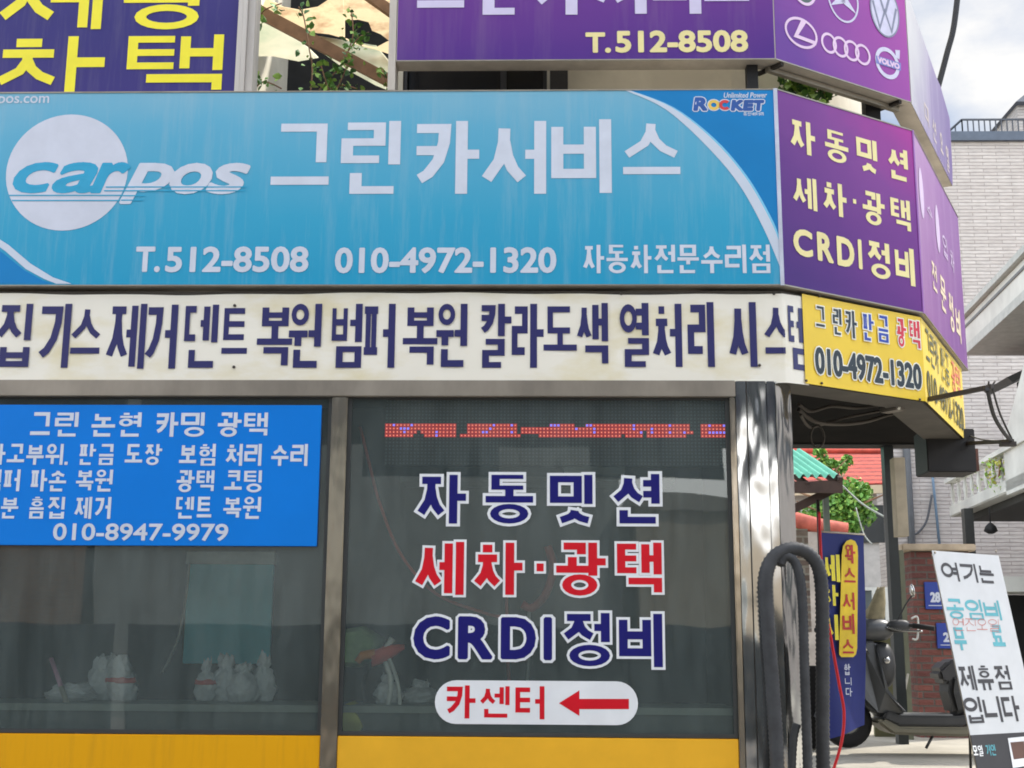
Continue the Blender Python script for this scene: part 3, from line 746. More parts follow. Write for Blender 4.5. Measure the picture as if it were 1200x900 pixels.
# -- middle blue shop sign
blue_panel = grad('sky_blue_print', [(0, (32, 152, 192)), (.35, (54, 160, 196)), (.8, (94, 170, 200)), (1, (118, 176, 200))], F.w(0, ZM0), F.w(0, ZM1), streak=.42, sscale=11, streak_rgb=(165, 190, 200))
S = cabinet('sign_box', F, -4.4, UB, ZM0, ZM1, 'long sky blue shop sign with a white disc logo and pale swoosh', 'sign', blue_panel, 0)
deep = mat('deep_blue_print', (0, 124, 188), .5, var=.06, spec=.3, scale=2)
pale = mat('pale_swoosh', (198, 208, 222), .45, var=.04)
lightb = mat('light_blue_edge', (120, 196, 226), .45, var=.04)
P = lambda lst: [F.uv(x, y, .002) for x, y in lst]
arc_o = smooth_path([(738, 105.5, 0), (790, 126, 0), (838, 163, 0), (876, 207, 0), (903, 253, 0), (914, 279, 0)], 5)
arc_i = smooth_path([(733, 106, 0), (780, 128, 0), (828, 171, 0), (866, 216, 0), (895, 268, 0), (915.5, 316, 0)], 5)
arc_m = [a*.55+b*.45 for a, b in zip(arc_o, arc_i)]; arc_m2 = [a*.82+b*.18 for a, b in zip(arc_o, arc_i)]
mb = MB()
for A, Bq, mi, o in ((arc_i, arc_m2, 0, .0018), (arc_m2, arc_o, 1, .0018)):
    for i in range(len(A)-1): flat(mb, F, P([(A[i].x, A[i].y), (A[i+1].x, A[i+1].y), (Bq[i+1].x, Bq[i+1].y), (Bq[i].x, Bq[i].y)]), o, mi)
mb.build('swoosh', [pale, lightb], S, fixn=False)
mb = MB(); o_ = [(a.x, a.y) for a in arc_o]
for i in range(len(o_)-1):
    xr = lambda y: 910.6 + (y-104)*.0295
    flat(mb, F, P([o_[i], (xr(o_[i][1]), 105.6 if i == 0 else o_[i][1]), (xr(o_[i+1][1]), o_[i+1][1]), o_[i+1]]), .0014)
mb.build('corner_colour', deep, S, fixn=False)
lo_ = [(-20, 268), (10, 287), (36, 309), (62, 325), (84, 332.5)]; li_ = [(-20, 276), (6, 294), (30, 315), (52, 327), (66, 332.5)]
mb = MB()
for i in range(4): flat(mb, F, P([lo_[i], lo_[i+1], li_[i+1], li_[i]]), .0018, 0)
flat(mb, F, P([(-20, 280), (4, 297), (28, 316.5), (50, 328.5), (62, 332.5), (-20, 332.5)]), .0014, 1)
mb.build('swoosh', [pale, deep], S, fixn=False)
mb = MB(); u, v = F.uv(78.3, 201.5, .002); rr = F.uv(149.6, 201.5, .002)[0]-u
mb.poly([F.w(a, b, .0016) for a, b in ell(F, u, v, rr, rr, 56)]); mb.build('emblem', mat('disc_white', (204, 208, 220), .5, var=.05), S, fixn=False)
skyb = mat('logo_blue', (34, 160, 200), .45, var=.05)
def word(parent, f, off, s, a, b, c, d, m, lw, shear=.28, name='lettering'):
    u0, v1 = f.uv(a, b, off); u1, v0 = f.uv(c, d, off); mb = MB()
    put_polys(mb, latin_polys(s, u0, v0, u1-u0, v1-v0, lw, shear), f, off); return mb.build(name, m, parent, fixn=False)
word(S, F, .0026, 'c', 17, 190, 66, 226.5, skyb, .011); word(S, F, .0026, 'a', 63, 190, 113, 226.5, skyb, .011); word(S, F, .0026, 'r', 108, 190, 151, 226.5, skyb, .013)
word(S, F, .0022, 'p', 143, 191, 202, 239, whitep, .013); word(S, F, .0024, 'o', 200, 191, 248, 227.5, whitep, .013); word(S, F, .0022, 's', 243, 191, 292, 227.5, whitep, .012)
mb = MB()
for y, x0, x1 in ((229, 11, 144), (235, 14, 141), (219.2, 124, 290), (223.6, 122, 288), (229.4, 144, 170), (234.6, 142, 168)): MB().poly([F.w(a_, b_, .0036) for a_, b_ in P([(x0, y-.7), (x1, y-.7), (x1, y+.7), (x0, y+.7)])]).build('emblem_stripe', skyb, S, fixn=False)
letter(S, F, .002, [('그', 314, 145, 391, 221), ('린', 401, 142, 468, 227), ('카', 482, 142, 561, 227), ('서', 564, 142, 640, 227), ('비', 646, 140, 717, 226), ('스', 724, 141, 803, 208)], whitep, .125, hw=.155)
letter(S, F, .002, [('T.', 160, 289, 187, 319), ('512-8508', 195, 289, 361, 319), ('010-4972-1320', 393, 290, 652, 320), ('자동차전문수리점', 683, 287, 903, 320)], whitep, .125, hw=.13, lw=.04)
word(S, F, .002, 'www.carpos.com', -67, 113, 57, 124.5, whitep, .001, 0)
# battery maker's corner mark
mkb = mat('mark_blue', (34, 84, 160), .45); mko = mat('mark_amber', (232, 196, 90), .45); mkr = mat('mark_red', (206, 56, 62), .45)
def mark(s, a, b, c, d, m, o):
    u0, v1 = F.uv(a, b, .002); u1, v0 = F.uv(c, d, .002); mb = MB()
    put_polys(mb, latin_polys(s, u0-.006, v0-.006, u1-u0+.012, v1-v0+.012, .015, .12), F, .0022, 1)
    put_polys(mb, latin_polys(s, u0, v0, u1-u0, v1-v0, .008, .12), F, .0030, 0); mb.build('lettering', [m, whitep], S, fixn=False)
mark('R', 812, 114, 829, 130, mkb, 0)
for cx, m in ((836.5, mko), (849.5, mkr)):
    u, v = F.uv(cx, 123, .003); mb = MB(); g0, g1 = (.75, 2*math.pi-.75) if m is mkr else (0, 2*math.pi); ring(mb, F, u, v, .042, .040, .012, .0026, 1, a0=g0, a1=g1); ring(mb, F, u, v, .036, .034, .019, .0034, 0, a0=g0, a1=g1); mb.build('emblem', [m, whitep], S, fixn=False)
mark('K', 856, 117, 871, 130, mkb, 0); mark('E', 870, 117, 884, 130, mkb, 0); mark('T', 883, 117, 896, 130, mkb, 0)
word(S, F, .002, 'Unlimited Power', 848, 108.5, 899, 114.5, whitep, .001, .2)
letter(S, F, .002, [('종합배터리', 871, 131.5, 895, 135.5)], whitep, .14)
mb = MB(); mb.facebox(F, UB-.022, ZM0, UB+.002, ZM1, .006, -.001); mb.build('corner_trim', mat('silver_trim', (196, 200, 214), .35, .4), S)

# -- chamfer purple sign
cream_l = mat('cream_letters', (236, 222, 156), .5, var=.05)
pur1 = grad('purple_print', [(0, (64, 20, 112)), (.3, (92, 32, 124)), (.7, (122, 52, 138)), (1, (170, 46, 146))], C.w(.2, ZM0), C.w(LC, ZM1), bump=.03)
S = cabinet('sign_box', C, 0, LC, ZM0, ZM1, 'purple corner sign with three rows of pale yellow lettering, beside the sky blue sign', 'sign', pur1)
def chars(f, off, rows): return rows
letter(S, C, .003, [('자', 925, 137, 956, 184), ('동', 966, 150, 995, 194), ('밋', 1003, 159, 1029, 205), ('션', 1039, 170, 1065, 214)], cream_l, .155, hw=.175)
letter(S, C, .003, [('세', 928, 203, 958, 248), ('차', 963, 210, 993, 256), ('·', 996, 222, 1007, 250), ('광', 1010, 222, 1038, 267), ('택', 1043, 230, 1068, 274)], cream_l, .15, hw=.17)
letter(S, C, .003, [('C', 929, 266, 953, 303), ('R', 957, 271, 977, 309), ('D', 980, 276, 1002, 315), ('I', 1005, 280, 1011, 316), ('정', 1015, 280, 1044, 329), ('비', 1048, 287, 1073, 336)], cream_l, .15, hw=.17, lw=.05)
mb = MB(); mb.facebox(C, LC-.012, ZM0, LC+.001, ZM1, .005, -.001); mb.build('corner_trim', mat('violet_trim', (150, 96, 170), .4), S)
# -- faded third-face sign
pur2 = grad('faded_lilac_print', [(0, (118, 72, 136)), (.5, (136, 90, 146)), (1, (164, 126, 166))], E.w(LE*.7, ZM0), E.w(0, ZM1), streak=.25, sscale=8, streak_rgb=(196, 178, 200))
S = cabinet('sign_box', E, 0, LE, ZM0, ZM1, 'sun bleached lilac sign turned down the side alley, next to the purple corner sign', 'sign', pur2, m1=0)
fade_l = mat('faded_cream', (222, 205, 176), .5, var=.08)
letter(S, E, .003, [('전', 1091, 303, 1099, 345), ('문', 1101, 320, 1110, 370), ('정', 1111, 340, 1119, 392), ('비', 1119, 356, 1127, 404)], fade_l, .14, hw=.16)
blea = mat('bleached_white', (196, 176, 204), .5, var=.06)
mb = MB()
for px, py, ry in ((1080, 226, .20), (1099, 268, .20)):
    u, v = E.uv(px, py, .003); MB().poly([E.w(a_, b_, .003) for a_, b_ in ell(E, u, v, .085, ry*.9, 28)]).build('emblem', blea, S, fixn=False)
letter(S, E, .003, [('수', 1086, 235, 1093, 262), ('입', 1104, 272, 1111, 306), ('차', 1113, 290, 1119, 322)], blea, .12)
# -- upper purple sign, front
bz = F.uv(700, 71)[1]; UZ1 = 6.6
ul = F.uv(465, 40)[0]
pur3 = grad('violet_print', [(0, (78, 38, 130)), (.4, (100, 46, 136)), (1, (128, 64, 146))], F.w(0, bz), F.w(0, bz+1.1), streak=.12, sscale=5, bump=.02)
S = cabinet('sign_box', F, ul, UB, bz, UZ1, 'upper violet front sign with a cream phone number under cut off white Hangul', 'sign', pur3, 0)
letter(S, F, .003, [('그', 484, -58, 550, 13), ('린', 558, -62, 610, 17), ('카', 622, -62, 690, 17), ('서', 694, -62, 758, 16), ('비', 764, -62, 822, 16), ('스', 818, -62, 884, 5)], mat('lilac_white', (206, 198, 224), .5, var=.04), .12, hw=.16)
letter(S, F, .003, [('T.', 686, 38, 716, 62), ('512-8508', 721, 36, 877, 61)], cream_l, .14, lw=.05)
mb = MB(); mb.facebox(F, ul-.05, ZM1+.004, ul-.004, UZ1, .0, -.16); mb.build('side_post', alu2, S)
# -- upper purple sign, chamfer with car badges
pur4 = grad('magenta_print', [(0, (98, 46, 142)), (.35, (134, 58, 150)), (.75, (160, 66, 158)), (1, (180, 68, 160))], C.w(.2, bz), C.w(LC, bz+.9), bump=.03)
S = cabinet('sign_box', C, 0, LC, bz, UZ1, 'upper magenta corner sign printed with round silver car badges', 'sign', pur4)
silver = mat('badge_silver', (206, 202, 222), .4, var=.08, scale=20); pinkw = mat('badge_pink', (226, 196, 222), .5, var=.04); grey = mat('badge_grey', (128, 130, 150), .4, var=.1, scale=30)
def cuv(x, y): return C.uv(x, y, .003)
def csz(x, y, dx, dy):
    a = cuv(x-dx, y); b = cuv(x+dx, y); c = cuv(x, y-dy); d = cuv(x, y+dy); return (b[0]-a[0])/2, (c[1]-d[1])/2
def emblem(build, m):
    mb = MB(); build(mb); mb.build('emblem', m, S, fixn=False)
def lex(mb):
    u, v = cuv(939, 38.5); a, b = csz(939, 38.5, 19, 17.5); ring(mb, C, u, v, a, b, .018, .003)
    q = [C.uv(x, y, .003) for x, y in ((939, 23), (945.5, 25.5), (935.5, 41), (957, 49), (956.5, 53), (930, 43))]
    flat(mb, C, [q[0], q[1], q[2], q[5]], .0032); flat(mb, C, [q[5], q[2], q[3], q[4]], .0034)
emblem(lex, pinkw)
def aud(mb):
    for k, (x, y) in enumerate(((971.5, 50.5), (985, 55), (998, 59.5), (1011, 64))):
        u, v = cuv(x, y); a, b = csz(x, y, 8.6, 12.3); ring(mb, C, u, v, (a+b)/2, (a+b)/2*1.02, .018, .003+.0002*k)
emblem(aud, pinkw)
def vol(mb):
    u, v = cuv(1040, 74); a, b = csz(1040, 74, 14, 18); ring(mb, C, u, v, a, b, .030, .003)
    flat(mb, C, [cuv(1049, 58.5), cuv(1054.5, 59), cuv(1054, 70), cuv(1050, 67)], .0034)
emblem(vol, silver)
emblem(lambda mb: flat(mb, C, [cuv(1026.5, 65), cuv(1055.5, 74), cuv(1055.5, 83), cuv(1026.5, 74)], .004), mat('badge_band', (112, 118, 186), .4))
mb = MB(); put_polys(mb, latin_polys('VOLVO', cuv(1028, 72)[0], cuv(1040, 77.2)[1], cuv(1054, 78)[0]-cuv(1028, 72)[0], .045, .004), C, .0046); mb.build('lettering', pinkw, S, fixn=False)
def vw1(mb):
    u, v = cuv(1036.8, 13); a, b = csz(1036.8, 13, 16.8, 25); b = a*1.35
    mb.poly([C.w(x, y, .003) for x, y in ell(C, u, v, a, b)])
emblem(vw1, silver)
def vw2(mb):
    u, v = cuv(1036.8, 13); a, b = csz(1036.8, 13, 16.8, 25); b = a*1.35
    ring(mb, C, u, v, a, b, .012, .0042)
    def ln(pts, t=.02):
        for k, q in enumerate(stroke_polys([Vector((u+a*x, v+b*y)) for x, y in pts], False, t, t)): flat(mb, C, [(p.x, p.y) for p in q], .0036+k*.0001)
    ln([(-.42, .72), (-.05, -.02), (.05, -.02), (.42, .72)]); ln([(-.8, .25), (-.4, -.72), (0, .0), (.4, -.72), (.8, .25)])
emblem(vw2, grey)
def ben(mb):
    u, v = cuv(988, -2); a, b = csz(988, -2, 18, 24); b = a*1.2; ring(mb, C, u, v, a, b, .014, .003)
    for t in (90, 210, 330):
        e = (math.cos(math.radians(t)), math.sin(math.radians(t))); n = (-e[1]*.035, e[0]*.035)
        flat(mb, C, [(u+n[0], v+n[1]), (u+e[0]*a*.95, v+e[1]*b*.95), (u-n[0], v-n[1]), (u-e[0]*.02, v-e[1]*.02)], .0034)
emblem(ben, silver)
def gre(mb):
    u, v = cuv(942, -14); a, b = csz(942, -14, 14, 20); b = a*1.1; mb.poly([C.w(x, y, .003) for x, y in ell(C, u, v, a, b)])
emblem(gre, mat('badge_green', (70, 92, 84), .5)); 
def gre2(mb):
    u, v = cuv(942, -14); a, b = csz(942, -14, 14, 20); b = a*1.1; ring(mb, C, u, v, a*1.03, b*1.03, .02, .0036)
emblem(gre2, pinkw)
mb = MB(); mb.beam(C.w(.02, bz-.02, -.10), C.w(LC*.98, bz-.02, -.10), .035, .03); mb.build('support_rail', alu, S)
mb = MB()
for u in (.06, LC-.1): MB().beam(C.w(u, bz-.012, -.005), C.w(u-.03, bz-.012, -.20), .03, .02).build('bracket', mat('rust_dark', (40, 34, 30), .8), S)
# -- upper bleached sign, third face, with the sagging outer edge
op = [E.uv(x, y, 0) for x, y in ((1067, 119), (1118, 245), (1116, 198), (1113, 140), (1102, 101), (1097, 90))]
zE = bz
op[0] = (0.006, zE); op[1] = (E.uv(1118, 245)[0], zE)
u1, v1 = E.uv(1066, 0); slope = (v1-op[-1][1])/(u1-op[-1][0])
op += [(u1, v1), (.006, v1+abs(u1)*.8+.3)]
cen = E.w(LE/2, zE, -.06)
S = thing('sign_box', cen, 'upper bleached grey and lilac sign facing the side alley under the black cable', 'sign')
MB().prism([E.w(u, v, -.002) for u, v in op], [E.w(u, v, -TH) for u, v in op]).build('cabinet', alu2, S)
pur5 = grad('bleached_grey_print', [(0, (104, 82, 132)), (.45, (134, 120, 152)), (.7, (172, 170, 176)), (1, (192, 192, 190))], E.w(LE*.8, zE), E.w(0.1, zE+1.1), streak=.5, sscale=7, streak_rgb=(206, 200, 206))
MB().poly([E.w(u, v, .001) for u, v in op]).build('face_panel', pur5, S, fixn=False)
gl = mat('ghost_letters', (198, 184, 176), .5, var=.08)
letter(S, E, .003, [('미', 1083, 118, 1089, 150), ('션', 1092, 135, 1098, 170), ('오', 1101, 152, 1106, 186), ('일', 1108, 168, 1113, 204)], gl, .12)
letter(S, E, .003, [('512-8508', 1088, 160, 1112, 206)], gl, .12)
# posts between the two rows of signs
mb = MB(); x = at(881, 92, D+.10).x
for X_ in (x,): mb.bx(X_-.035, X_+.035, D+.07, D+.14, ZM1-.25, bz+.15)
o = mb.build('sign_post', black); own(o, (x, D+.1, ZM1-.25)); tagit(o, 'short black post joining the sky blue sign to the violet sign above it', 'post')
a = C.w(LC*.86, ZM1-.25, -.2); mb = MB(); mb.bx(a.x-.05, a.x+.05, a.y-.05, a.y+.05, ZM1-.25, bz+.1); o = mb.build('sign_post', black); own(o, a); tagit(o, 'short black post joining the purple corner sign to the magenta badge sign', 'post')
# -- navy sign, top left
nz0 = F.uv(100, 109, -.05)[1]; nu1 = F.uv(278, 60, -.05)[0]
F2 = Face((0, D+.05, 0), (1, 0, 0))
navyp = grad('navy_print', [(0, (54, 46, 116)), (.5, (48, 42, 112)), (1, (62, 54, 120))], F.w(0, nz0), F.w(0, nz0+1), streak=.08, bump=.02)
S = cabinet('sign_box', F2, -4.4, nu1, nz0, 6.6, 'navy sign with big yellow Hangul above the sky blue sign, in the top left', 'sign', navyp, 0, 0)
yel = mat('yellow_letters', (240, 226, 40), .45, var=.05)
letter(S, F2, .003, [('세', 2, -34, 118, 34), ('광', 148, -38, 259, 34), ('차', -2, 43, 120, 109), ('택', 151, 41, 259, 110)], yel, .17, hw=.17)
mb = MB()
for px, wd in ((280.5, .03), (286, .028), (293, .045)):
    u = F2.uv(px, 60)[0]; MB().facebox(F2, u-wd/2, nz0, u+wd/2, 6.6, .02 if px < 290 else .0, -.14).build('side_post', mat('white_aluminium', (186, 180, 172), .5, .2, var=.2, scale=8, stretch=(1, 1, .1)), S)

# -- white banner under the blue sign, bent round the corner
BZ0, BZ1 = F.uv(600, 445.7, .03)[1], F.uv(600, 341, .03)[1]
kk = isect(F, .0, C, .0)
FB = Face((0, D-.0, 0), (1, 0, 0)); CB = Face(PB, PC-PB)
banw = mat('banner_vinyl', (224, 214, 180), .42, rgb2=(236, 231, 216), scale=2.2, thr=(.34, .52), bump=.25, bscale=3, stretch=(.7, 1, 1.6))
UWE = CB.uv(946, 400, -.03)[0]
O1 = -.03
def banner_pt(u, v, off):       # u measured from the bend, front to the left
    ub = UB - .0 - off*(-.0)
    k = .297*off
    return FB.w(UB+u+ (0), v, off) if u <= 0 else CB.w(u, v, off)
ban = thing('banner', F.w(-1, BZ0, O1), 'stained white banner with tall navy Hangul stretched below the sky blue sign', 'banner')
mb = MB()
def bfn(s, t):
    u = -5.6 + s*(5.6+UWE); v = BZ0 + t*(BZ1-BZ0)
    k = math.tan(math.radians(16.5))*O1
    sag = .004*math.sin(u*7.3)*math.sin(t*3.1) + .003*math.sin(u*17+t*4) 
    edge = (.006*math.sin(u*2.1)+.003*math.sin(u*9)) * (1 if t in (0, 1) else 0)
    off = O1 + sag*.4
    if u <= 0: return FB.w(UB+min(u, k), v+edge, off)
    return CB.w(max(u, -k) if False else u, v+edge, off)
nu = 160
mb.grid(bfn, nu, 8); mb.build('sheet', banw, ban, fixn=False)
navb = mat('banner_navy', (36, 36, 96), .45, var=.06)
ws = [('집', -2, 356, 33, 430), ('기', 46, 356, 79, 431), ('스', 83, 359, 119, 418), ('제', 128, 356, 168, 432), ('거', 171, 357, 205, 432), ('덴', 218, 357, 253, 431), ('트', 259, 361, 292, 418), ('복', 303, 357, 341, 432), ('원', 340, 356, 375, 431),
      ('범', 390, 356, 423, 431), ('퍼', 425, 356, 462, 431), ('복', 473, 357, 512, 431), ('원', 512, 356, 547, 430), ('칼', 561, 356, 599, 431), ('라', 600, 356, 637, 431), ('도', 637, 359, 676, 418), ('색', 676, 355, 713, 430), ('열', 726, 355, 761, 430), ('처', 764, 356, 800, 430),
      ('리', 805, 354, 838, 430), ('시', 853, 354, 888, 430), ('스', 892, 357, 928, 418), ('템', 928, 355, 966, 431)]
lo = O1+.004
letter(ban, F, lo, ws, navb, .12, hw=.105, wrap=(UB, CB, 0.0))
mb = MB(); 
for px, py in ((907, 344), (890, 428), (728, 344), (275, 358), (274, 430)):
    p = F.w(*F.uv(px, py, lo), lo); MB().lathe([(.009, -.003), (.009, .004), (.004, .006)], p, F.n, 10).build('screw', mat('screw_dark', (60, 54, 48), .6), ban)
# board that carries the banners (front band, chamfer band, alley band)
bf = mat('fascia_grey', (82, 78, 72), .8, var=.2, scale=4)
mb = MB()
def band(f, u0, u1, m0, m1): mb.facebox(f, u0, BZ0+.01, u1, BZ1+.02, -.045, -.30, m0, m1)
band(F, -5.2, UB-.014, 0, .08)
sh_ = .014
band(C, sh_, LC-sh_, .07, .07); band(E, sh_, LE-.04, .07, 0)
mb.build('fascia', bf, shop)
# -- yellow banner on the chamfer
CZ0, CZ1 = C.uv(1010, 459, -.02)[1], C.uv(1010, 358, -.02)[1]
uy0 = C.uv(942, 400, -.022)[0]; uy1 = LC-.006
yb = mat('yellow_banner', (236, 200, 40), .42, var=.06, scale=2.5, bump=.15, bscale=4)
S = thing('banner', C.w(.6, CZ0, -.02), 'bright yellow banner with a dark phone number on the corner under the purple sign', 'banner')
MB().grid(lambda s, t: C.w(uy0+s*(uy1-uy0), CZ0+t*(CZ1-CZ0), -.022+.003*math.sin(s*9)*math.sin(t*3)), 24, 4).build('sheet', yb, S, fixn=False)
yo = mat('white_outline', (240, 238, 222), .45); ink = mat('ink_green', (28, 44, 52), .45); inkb = mat('ink_blue', (30, 66, 168), .45); inkr = mat('ink_red', (206, 40, 62), .45)
oo = -.016
letter(S, C, oo, [('그', 953, 356, 969, 387), ('린', 974, 359, 988, 395), ('카', 988, 361, 1006, 399)], ink, .11, (yo, .008), hw=.12)
letter(S, C, oo, [('판', 1009, 365, 1026, 402), ('금', 1026, 367, 1044, 404)], inkb, .12, (yo, .008), hw=.13)
letter(S, C, oo, [('광', 1049, 371, 1064, 409), ('택', 1064, 373, 1080, 412)], inkr, .12, (yo, .008), hw=.13)
letter(S, C, oo, [('010-4972-1320', 953, 404, 1082, 459)], ink, .12, (yo, .008), lw=.045)
mb = MB()
for px, py in ((945, 446), (963, 449), (960, 347), (1078, 468)):
    MB().lathe([(.008, -.003), (.008, .004), (.003, .006)], C.w(*C.uv(px, py, -.016), -.016), C.n, 8).build('screw', MATS['screw_dark'], S)
# -- the same banner on the alley face
S = thing('banner', E.w(.8, CZ0, -.02), 'faded yellow phone number banner turned down the alley under the lilac sign', 'banner')
uy1 = E.uv(1131, 500, -.022)[0]
ybf = mat('yellow_banner_faded', (226, 198, 70), .45, var=.1, scale=2.5, rgb2=(232, 204, 104))
MB().grid(lambda s, t: E.w(.004+s*(uy1-.004), CZ0+t*(CZ1-CZ0), -.022+.003*math.sin(s*9)*math.sin(t*3)), 24, 4).build('sheet', ybf, S, fixn=False)
inkf = mat('ink_faded', (92, 96, 76), .5)
v1, v0 = CZ1-.04, CZ1-.27
mb = MB(); sp_ = text_polys('그린카', .10, v0, .62, v1, .11); put_polys(mb, sp_, E, oo); sp_ = text_polys('판금', .72, v0, 1.08, v1, .11); put_polys(mb, sp_, E, oo); mb.build('lettering', inkf, S, fixn=False)
mb = MB(); put_polys(mb, text_polys('광택', 1.2, v0, 1.62, v1, .11), E, oo); mb.build('lettering', mat('ink_red_faded', (214, 120, 100), .5), S, fixn=False)
mb = MB(); put_polys(mb, text_polys('010-4972-1320', .08, CZ0+.05, uy1-.1, v0-.06, .12, lw=.03), E, oo); mb.build('lettering', inkf, S, fixn=False)

# -- bright blue board on the left window
S = thing('window_board', F.w(-2, F.uv(200, 639, -.03)[1], -.035), 'bright blue panel of white repair services text fixed over the left window', 'sign')
bb = mat('board_blue', (0, 120, 214), .4, var=.04, scale=2, spec=.25)
u1 = F.uv(374, 560, -.03)[0]; z1, z0 = F.uv(200, 474.5, -.03)[1], F.uv(200, 639.5, -.03)[1]
MB().facebox(F, -4.4, z0, u1, z1, -.03, -.042).build('panel', bb, S, bevel=.002)
bo = -.028
letter(S, F, bo, [('그린 논현 카밍 광택', 35, 483, 313, 512)], whitep, .15, hw=.155)
letter(S, F, bo, [('사고부위. 판금 도장', -13, 520, 189, 545), ('보험 처리 수리', 211, 520, 360, 546)], whitep, .14, hw=.145)
letter(S, F, bo, [('범퍼 파손 복원', -18, 550, 131, 576), ('광택 코팅', 208, 551, 306, 577)], whitep, .14, hw=.145)
letter(S, F, bo, [('부분 흠집 제거', -20, 582, 129, 608), ('덴트 복원', 207, 582, 305, 608)], whitep, .14, hw=.145)
letter(S, F, bo, [('010-8947-9979', 63, 613, 267, 634)], whitep, .12, lw=.03)

# ================================================================ INSIDE THE SHOP
def single(mb, name, m, base, label, cat, group=None, **k):
    o = mb.build(name, m, **k); own(o, base); return tagit(o, label, cat, group)
cz = at(200, 822, D+.55).z
cnt = thing('counter', (-2.5, D+.6, .42), 'long grey counter running behind the two windows', 'counter')
MB().bx(-5.1, XP0-.02, D+.16, D+.80, cz-.04, cz).build('worktop', mat('counter_grey', (148, 156, 148), .6, var=.15, scale=3), cnt, bevel=.004)
MB().bx(-5.1, XP0-.02, D+.20, D+.23, .425, cz-.042).build('apron', mat('counter_apron', (96, 104, 100), .7, var=.15), cnt)
# blue wall board
a, b = at(220, 661, D+1.84), at(315, 778, D+1.84)
bd = single(MB().bx(a.x, b.x, D+1.85, D+1.895, b.z, a.z), 'notice_board', mat('dull_cyan_board', (110, 222, 240), .6, var=.15, scale=2, stretch=(1, 1, .3)), ((a.x+b.x)/2, D+1.87, b.z), 'pale cyan board with a white top edge on the back wall above four bags', 'board', bevel=.004)
MB().bx(a.x-.01, b.x+.01, D+1.83, D+1.897, a.z+.002, a.z+.09).build('top_edge', mat('board_white', (214, 220, 214), .6), None)
o = bpy.data.objects['top_edge']; o.parent = bd; o.data.transform(Matrix.Translation(-bd.location))
# crumpled plastic bags
bagm = mat('plastic_bag', (208, 212, 214), .35, var=.1, scale=18, bump=.5, bscale=40)
bagr = mat('bag_red_print', (206, 90, 80), .4)
def bag(px0, px1, pyt, Y, label, knot=True, lean=0.0, band=False, squash=1.0):
    base = at((px0+px1)/2, 800, Y); base.z = cz
    wd = (px1-px0)/FPX*Y*.5; top = at((px0+px1)/2, pyt, Y).z; H = max(.06, top-cz)
    rnd = random.Random(px0); loops = []
    sd_ = Vector((px0*.37, px1*.21, 0)); nj, ni = 44, 26
    tops = .45 if knot else .62
    for i in range(ni+1):
        t = i/ni
        r = (.80+.26*math.sin(min(1, t/.35)*math.pi/2)) if t < .35 else 1.06-(1.06-tops)*((t-.35)/.65)**1.1
        if knot: r *= 1-.45*math.exp(-((t-.78)/.07)**2)
        lp = []
        for j in range(nj):
            a = 2*math.pi*j/nj; d = Vector((math.cos(a), math.sin(a), 0))
            q = d*1.1 + Vector((0, 0, t*2.2)) + sd_
            f = 1 + .34*(abs(noise.noise(q*1.3))-.2) + .30*(abs(noise.noise(q*3.1+Vector((5, 1, 2))))-.2) + .05*noise.noise(q*9)
            zt3 = H*t*(1+.22*noise.noise(d*1.7+sd_)*(t**3))
            lp.append(base + Vector((math.cos(a)*wd*r*f+lean*t, math.sin(a)*wd*.75*r*f, .004+zt3+.10*H*noise.noise(q*2.0+Vector((9, 0, 0)))*t)))
        loops.append(lp)
    mb = MB(); mb.loft(loops, 0)
    if band:
        for k in (3, 4):
            pass
    o = mb.build('plastic_bag', [bagm]); own(o, base)
    if band:
        m2 = MB(); m2.loft([[v + (v-Vector((base.x, base.y, v.z))).normalized()*.003 for v in [(loops[i][j]*(1-q)+loops[i+1][j]*q) for j in range(44)]] for i, q in ((11, 0), (12, 0), (13, 0), (14, 0))]); p = m2.build('print_band', bagr); p.parent = o; p.data.transform(Matrix.Translation(-base))
    return tagit(o, label, 'bag', 'plastic bags on the counter')
Yb = D+.52
bag(104, 138, 772, Yb+.05, 'tall upright white bag beside the bag with a red print band', False)
bag(130, 163, 772, Yb, 'white bag with a red printed band leaning beside the tall bag', False, lean=-.05, band=True)
bag(58, 112, 803, Yb-.05, 'flat slumped white bag lying below the leaning broom handle', False)
bag(230, 252, 776, Yb, 'slim white bag with a red print, first on the left under the cyan board', True, band=True)
bag(247, 282, 773, Yb+.08, 'tied white bag second from the left under the cyan board', True)
bag(268, 302, 778, Yb-.06, 'round tied grey bag low in front under the cyan board', True)
bag(295, 322, 770, Yb+.04, 'tall knotted white bag at the right corner of the cyan board', True)
bag(440, 470, 792, Yb-.12, 'small crumpled clear bag left of the white arrow sticker', True)
bag(474, 512, 800, Yb-.05, 'wide crumpled clear bag touching the white arrow sticker', True)
# broom handle
p, q = at(60, 772, D+.45), at(92, 862, D+.2)
single(MB().tube([p, p*.62+q*.38], .014, 8).tube([p*.62+q*.38, q], .016, 8, 1), 'broom_handle', [mat('broom_pink', (220, 160, 190), .5), mat('broom_beige', (196, 190, 170), .5)], q, 'thin pink and beige broom handle leaning on the counter behind the left window', 'handle')
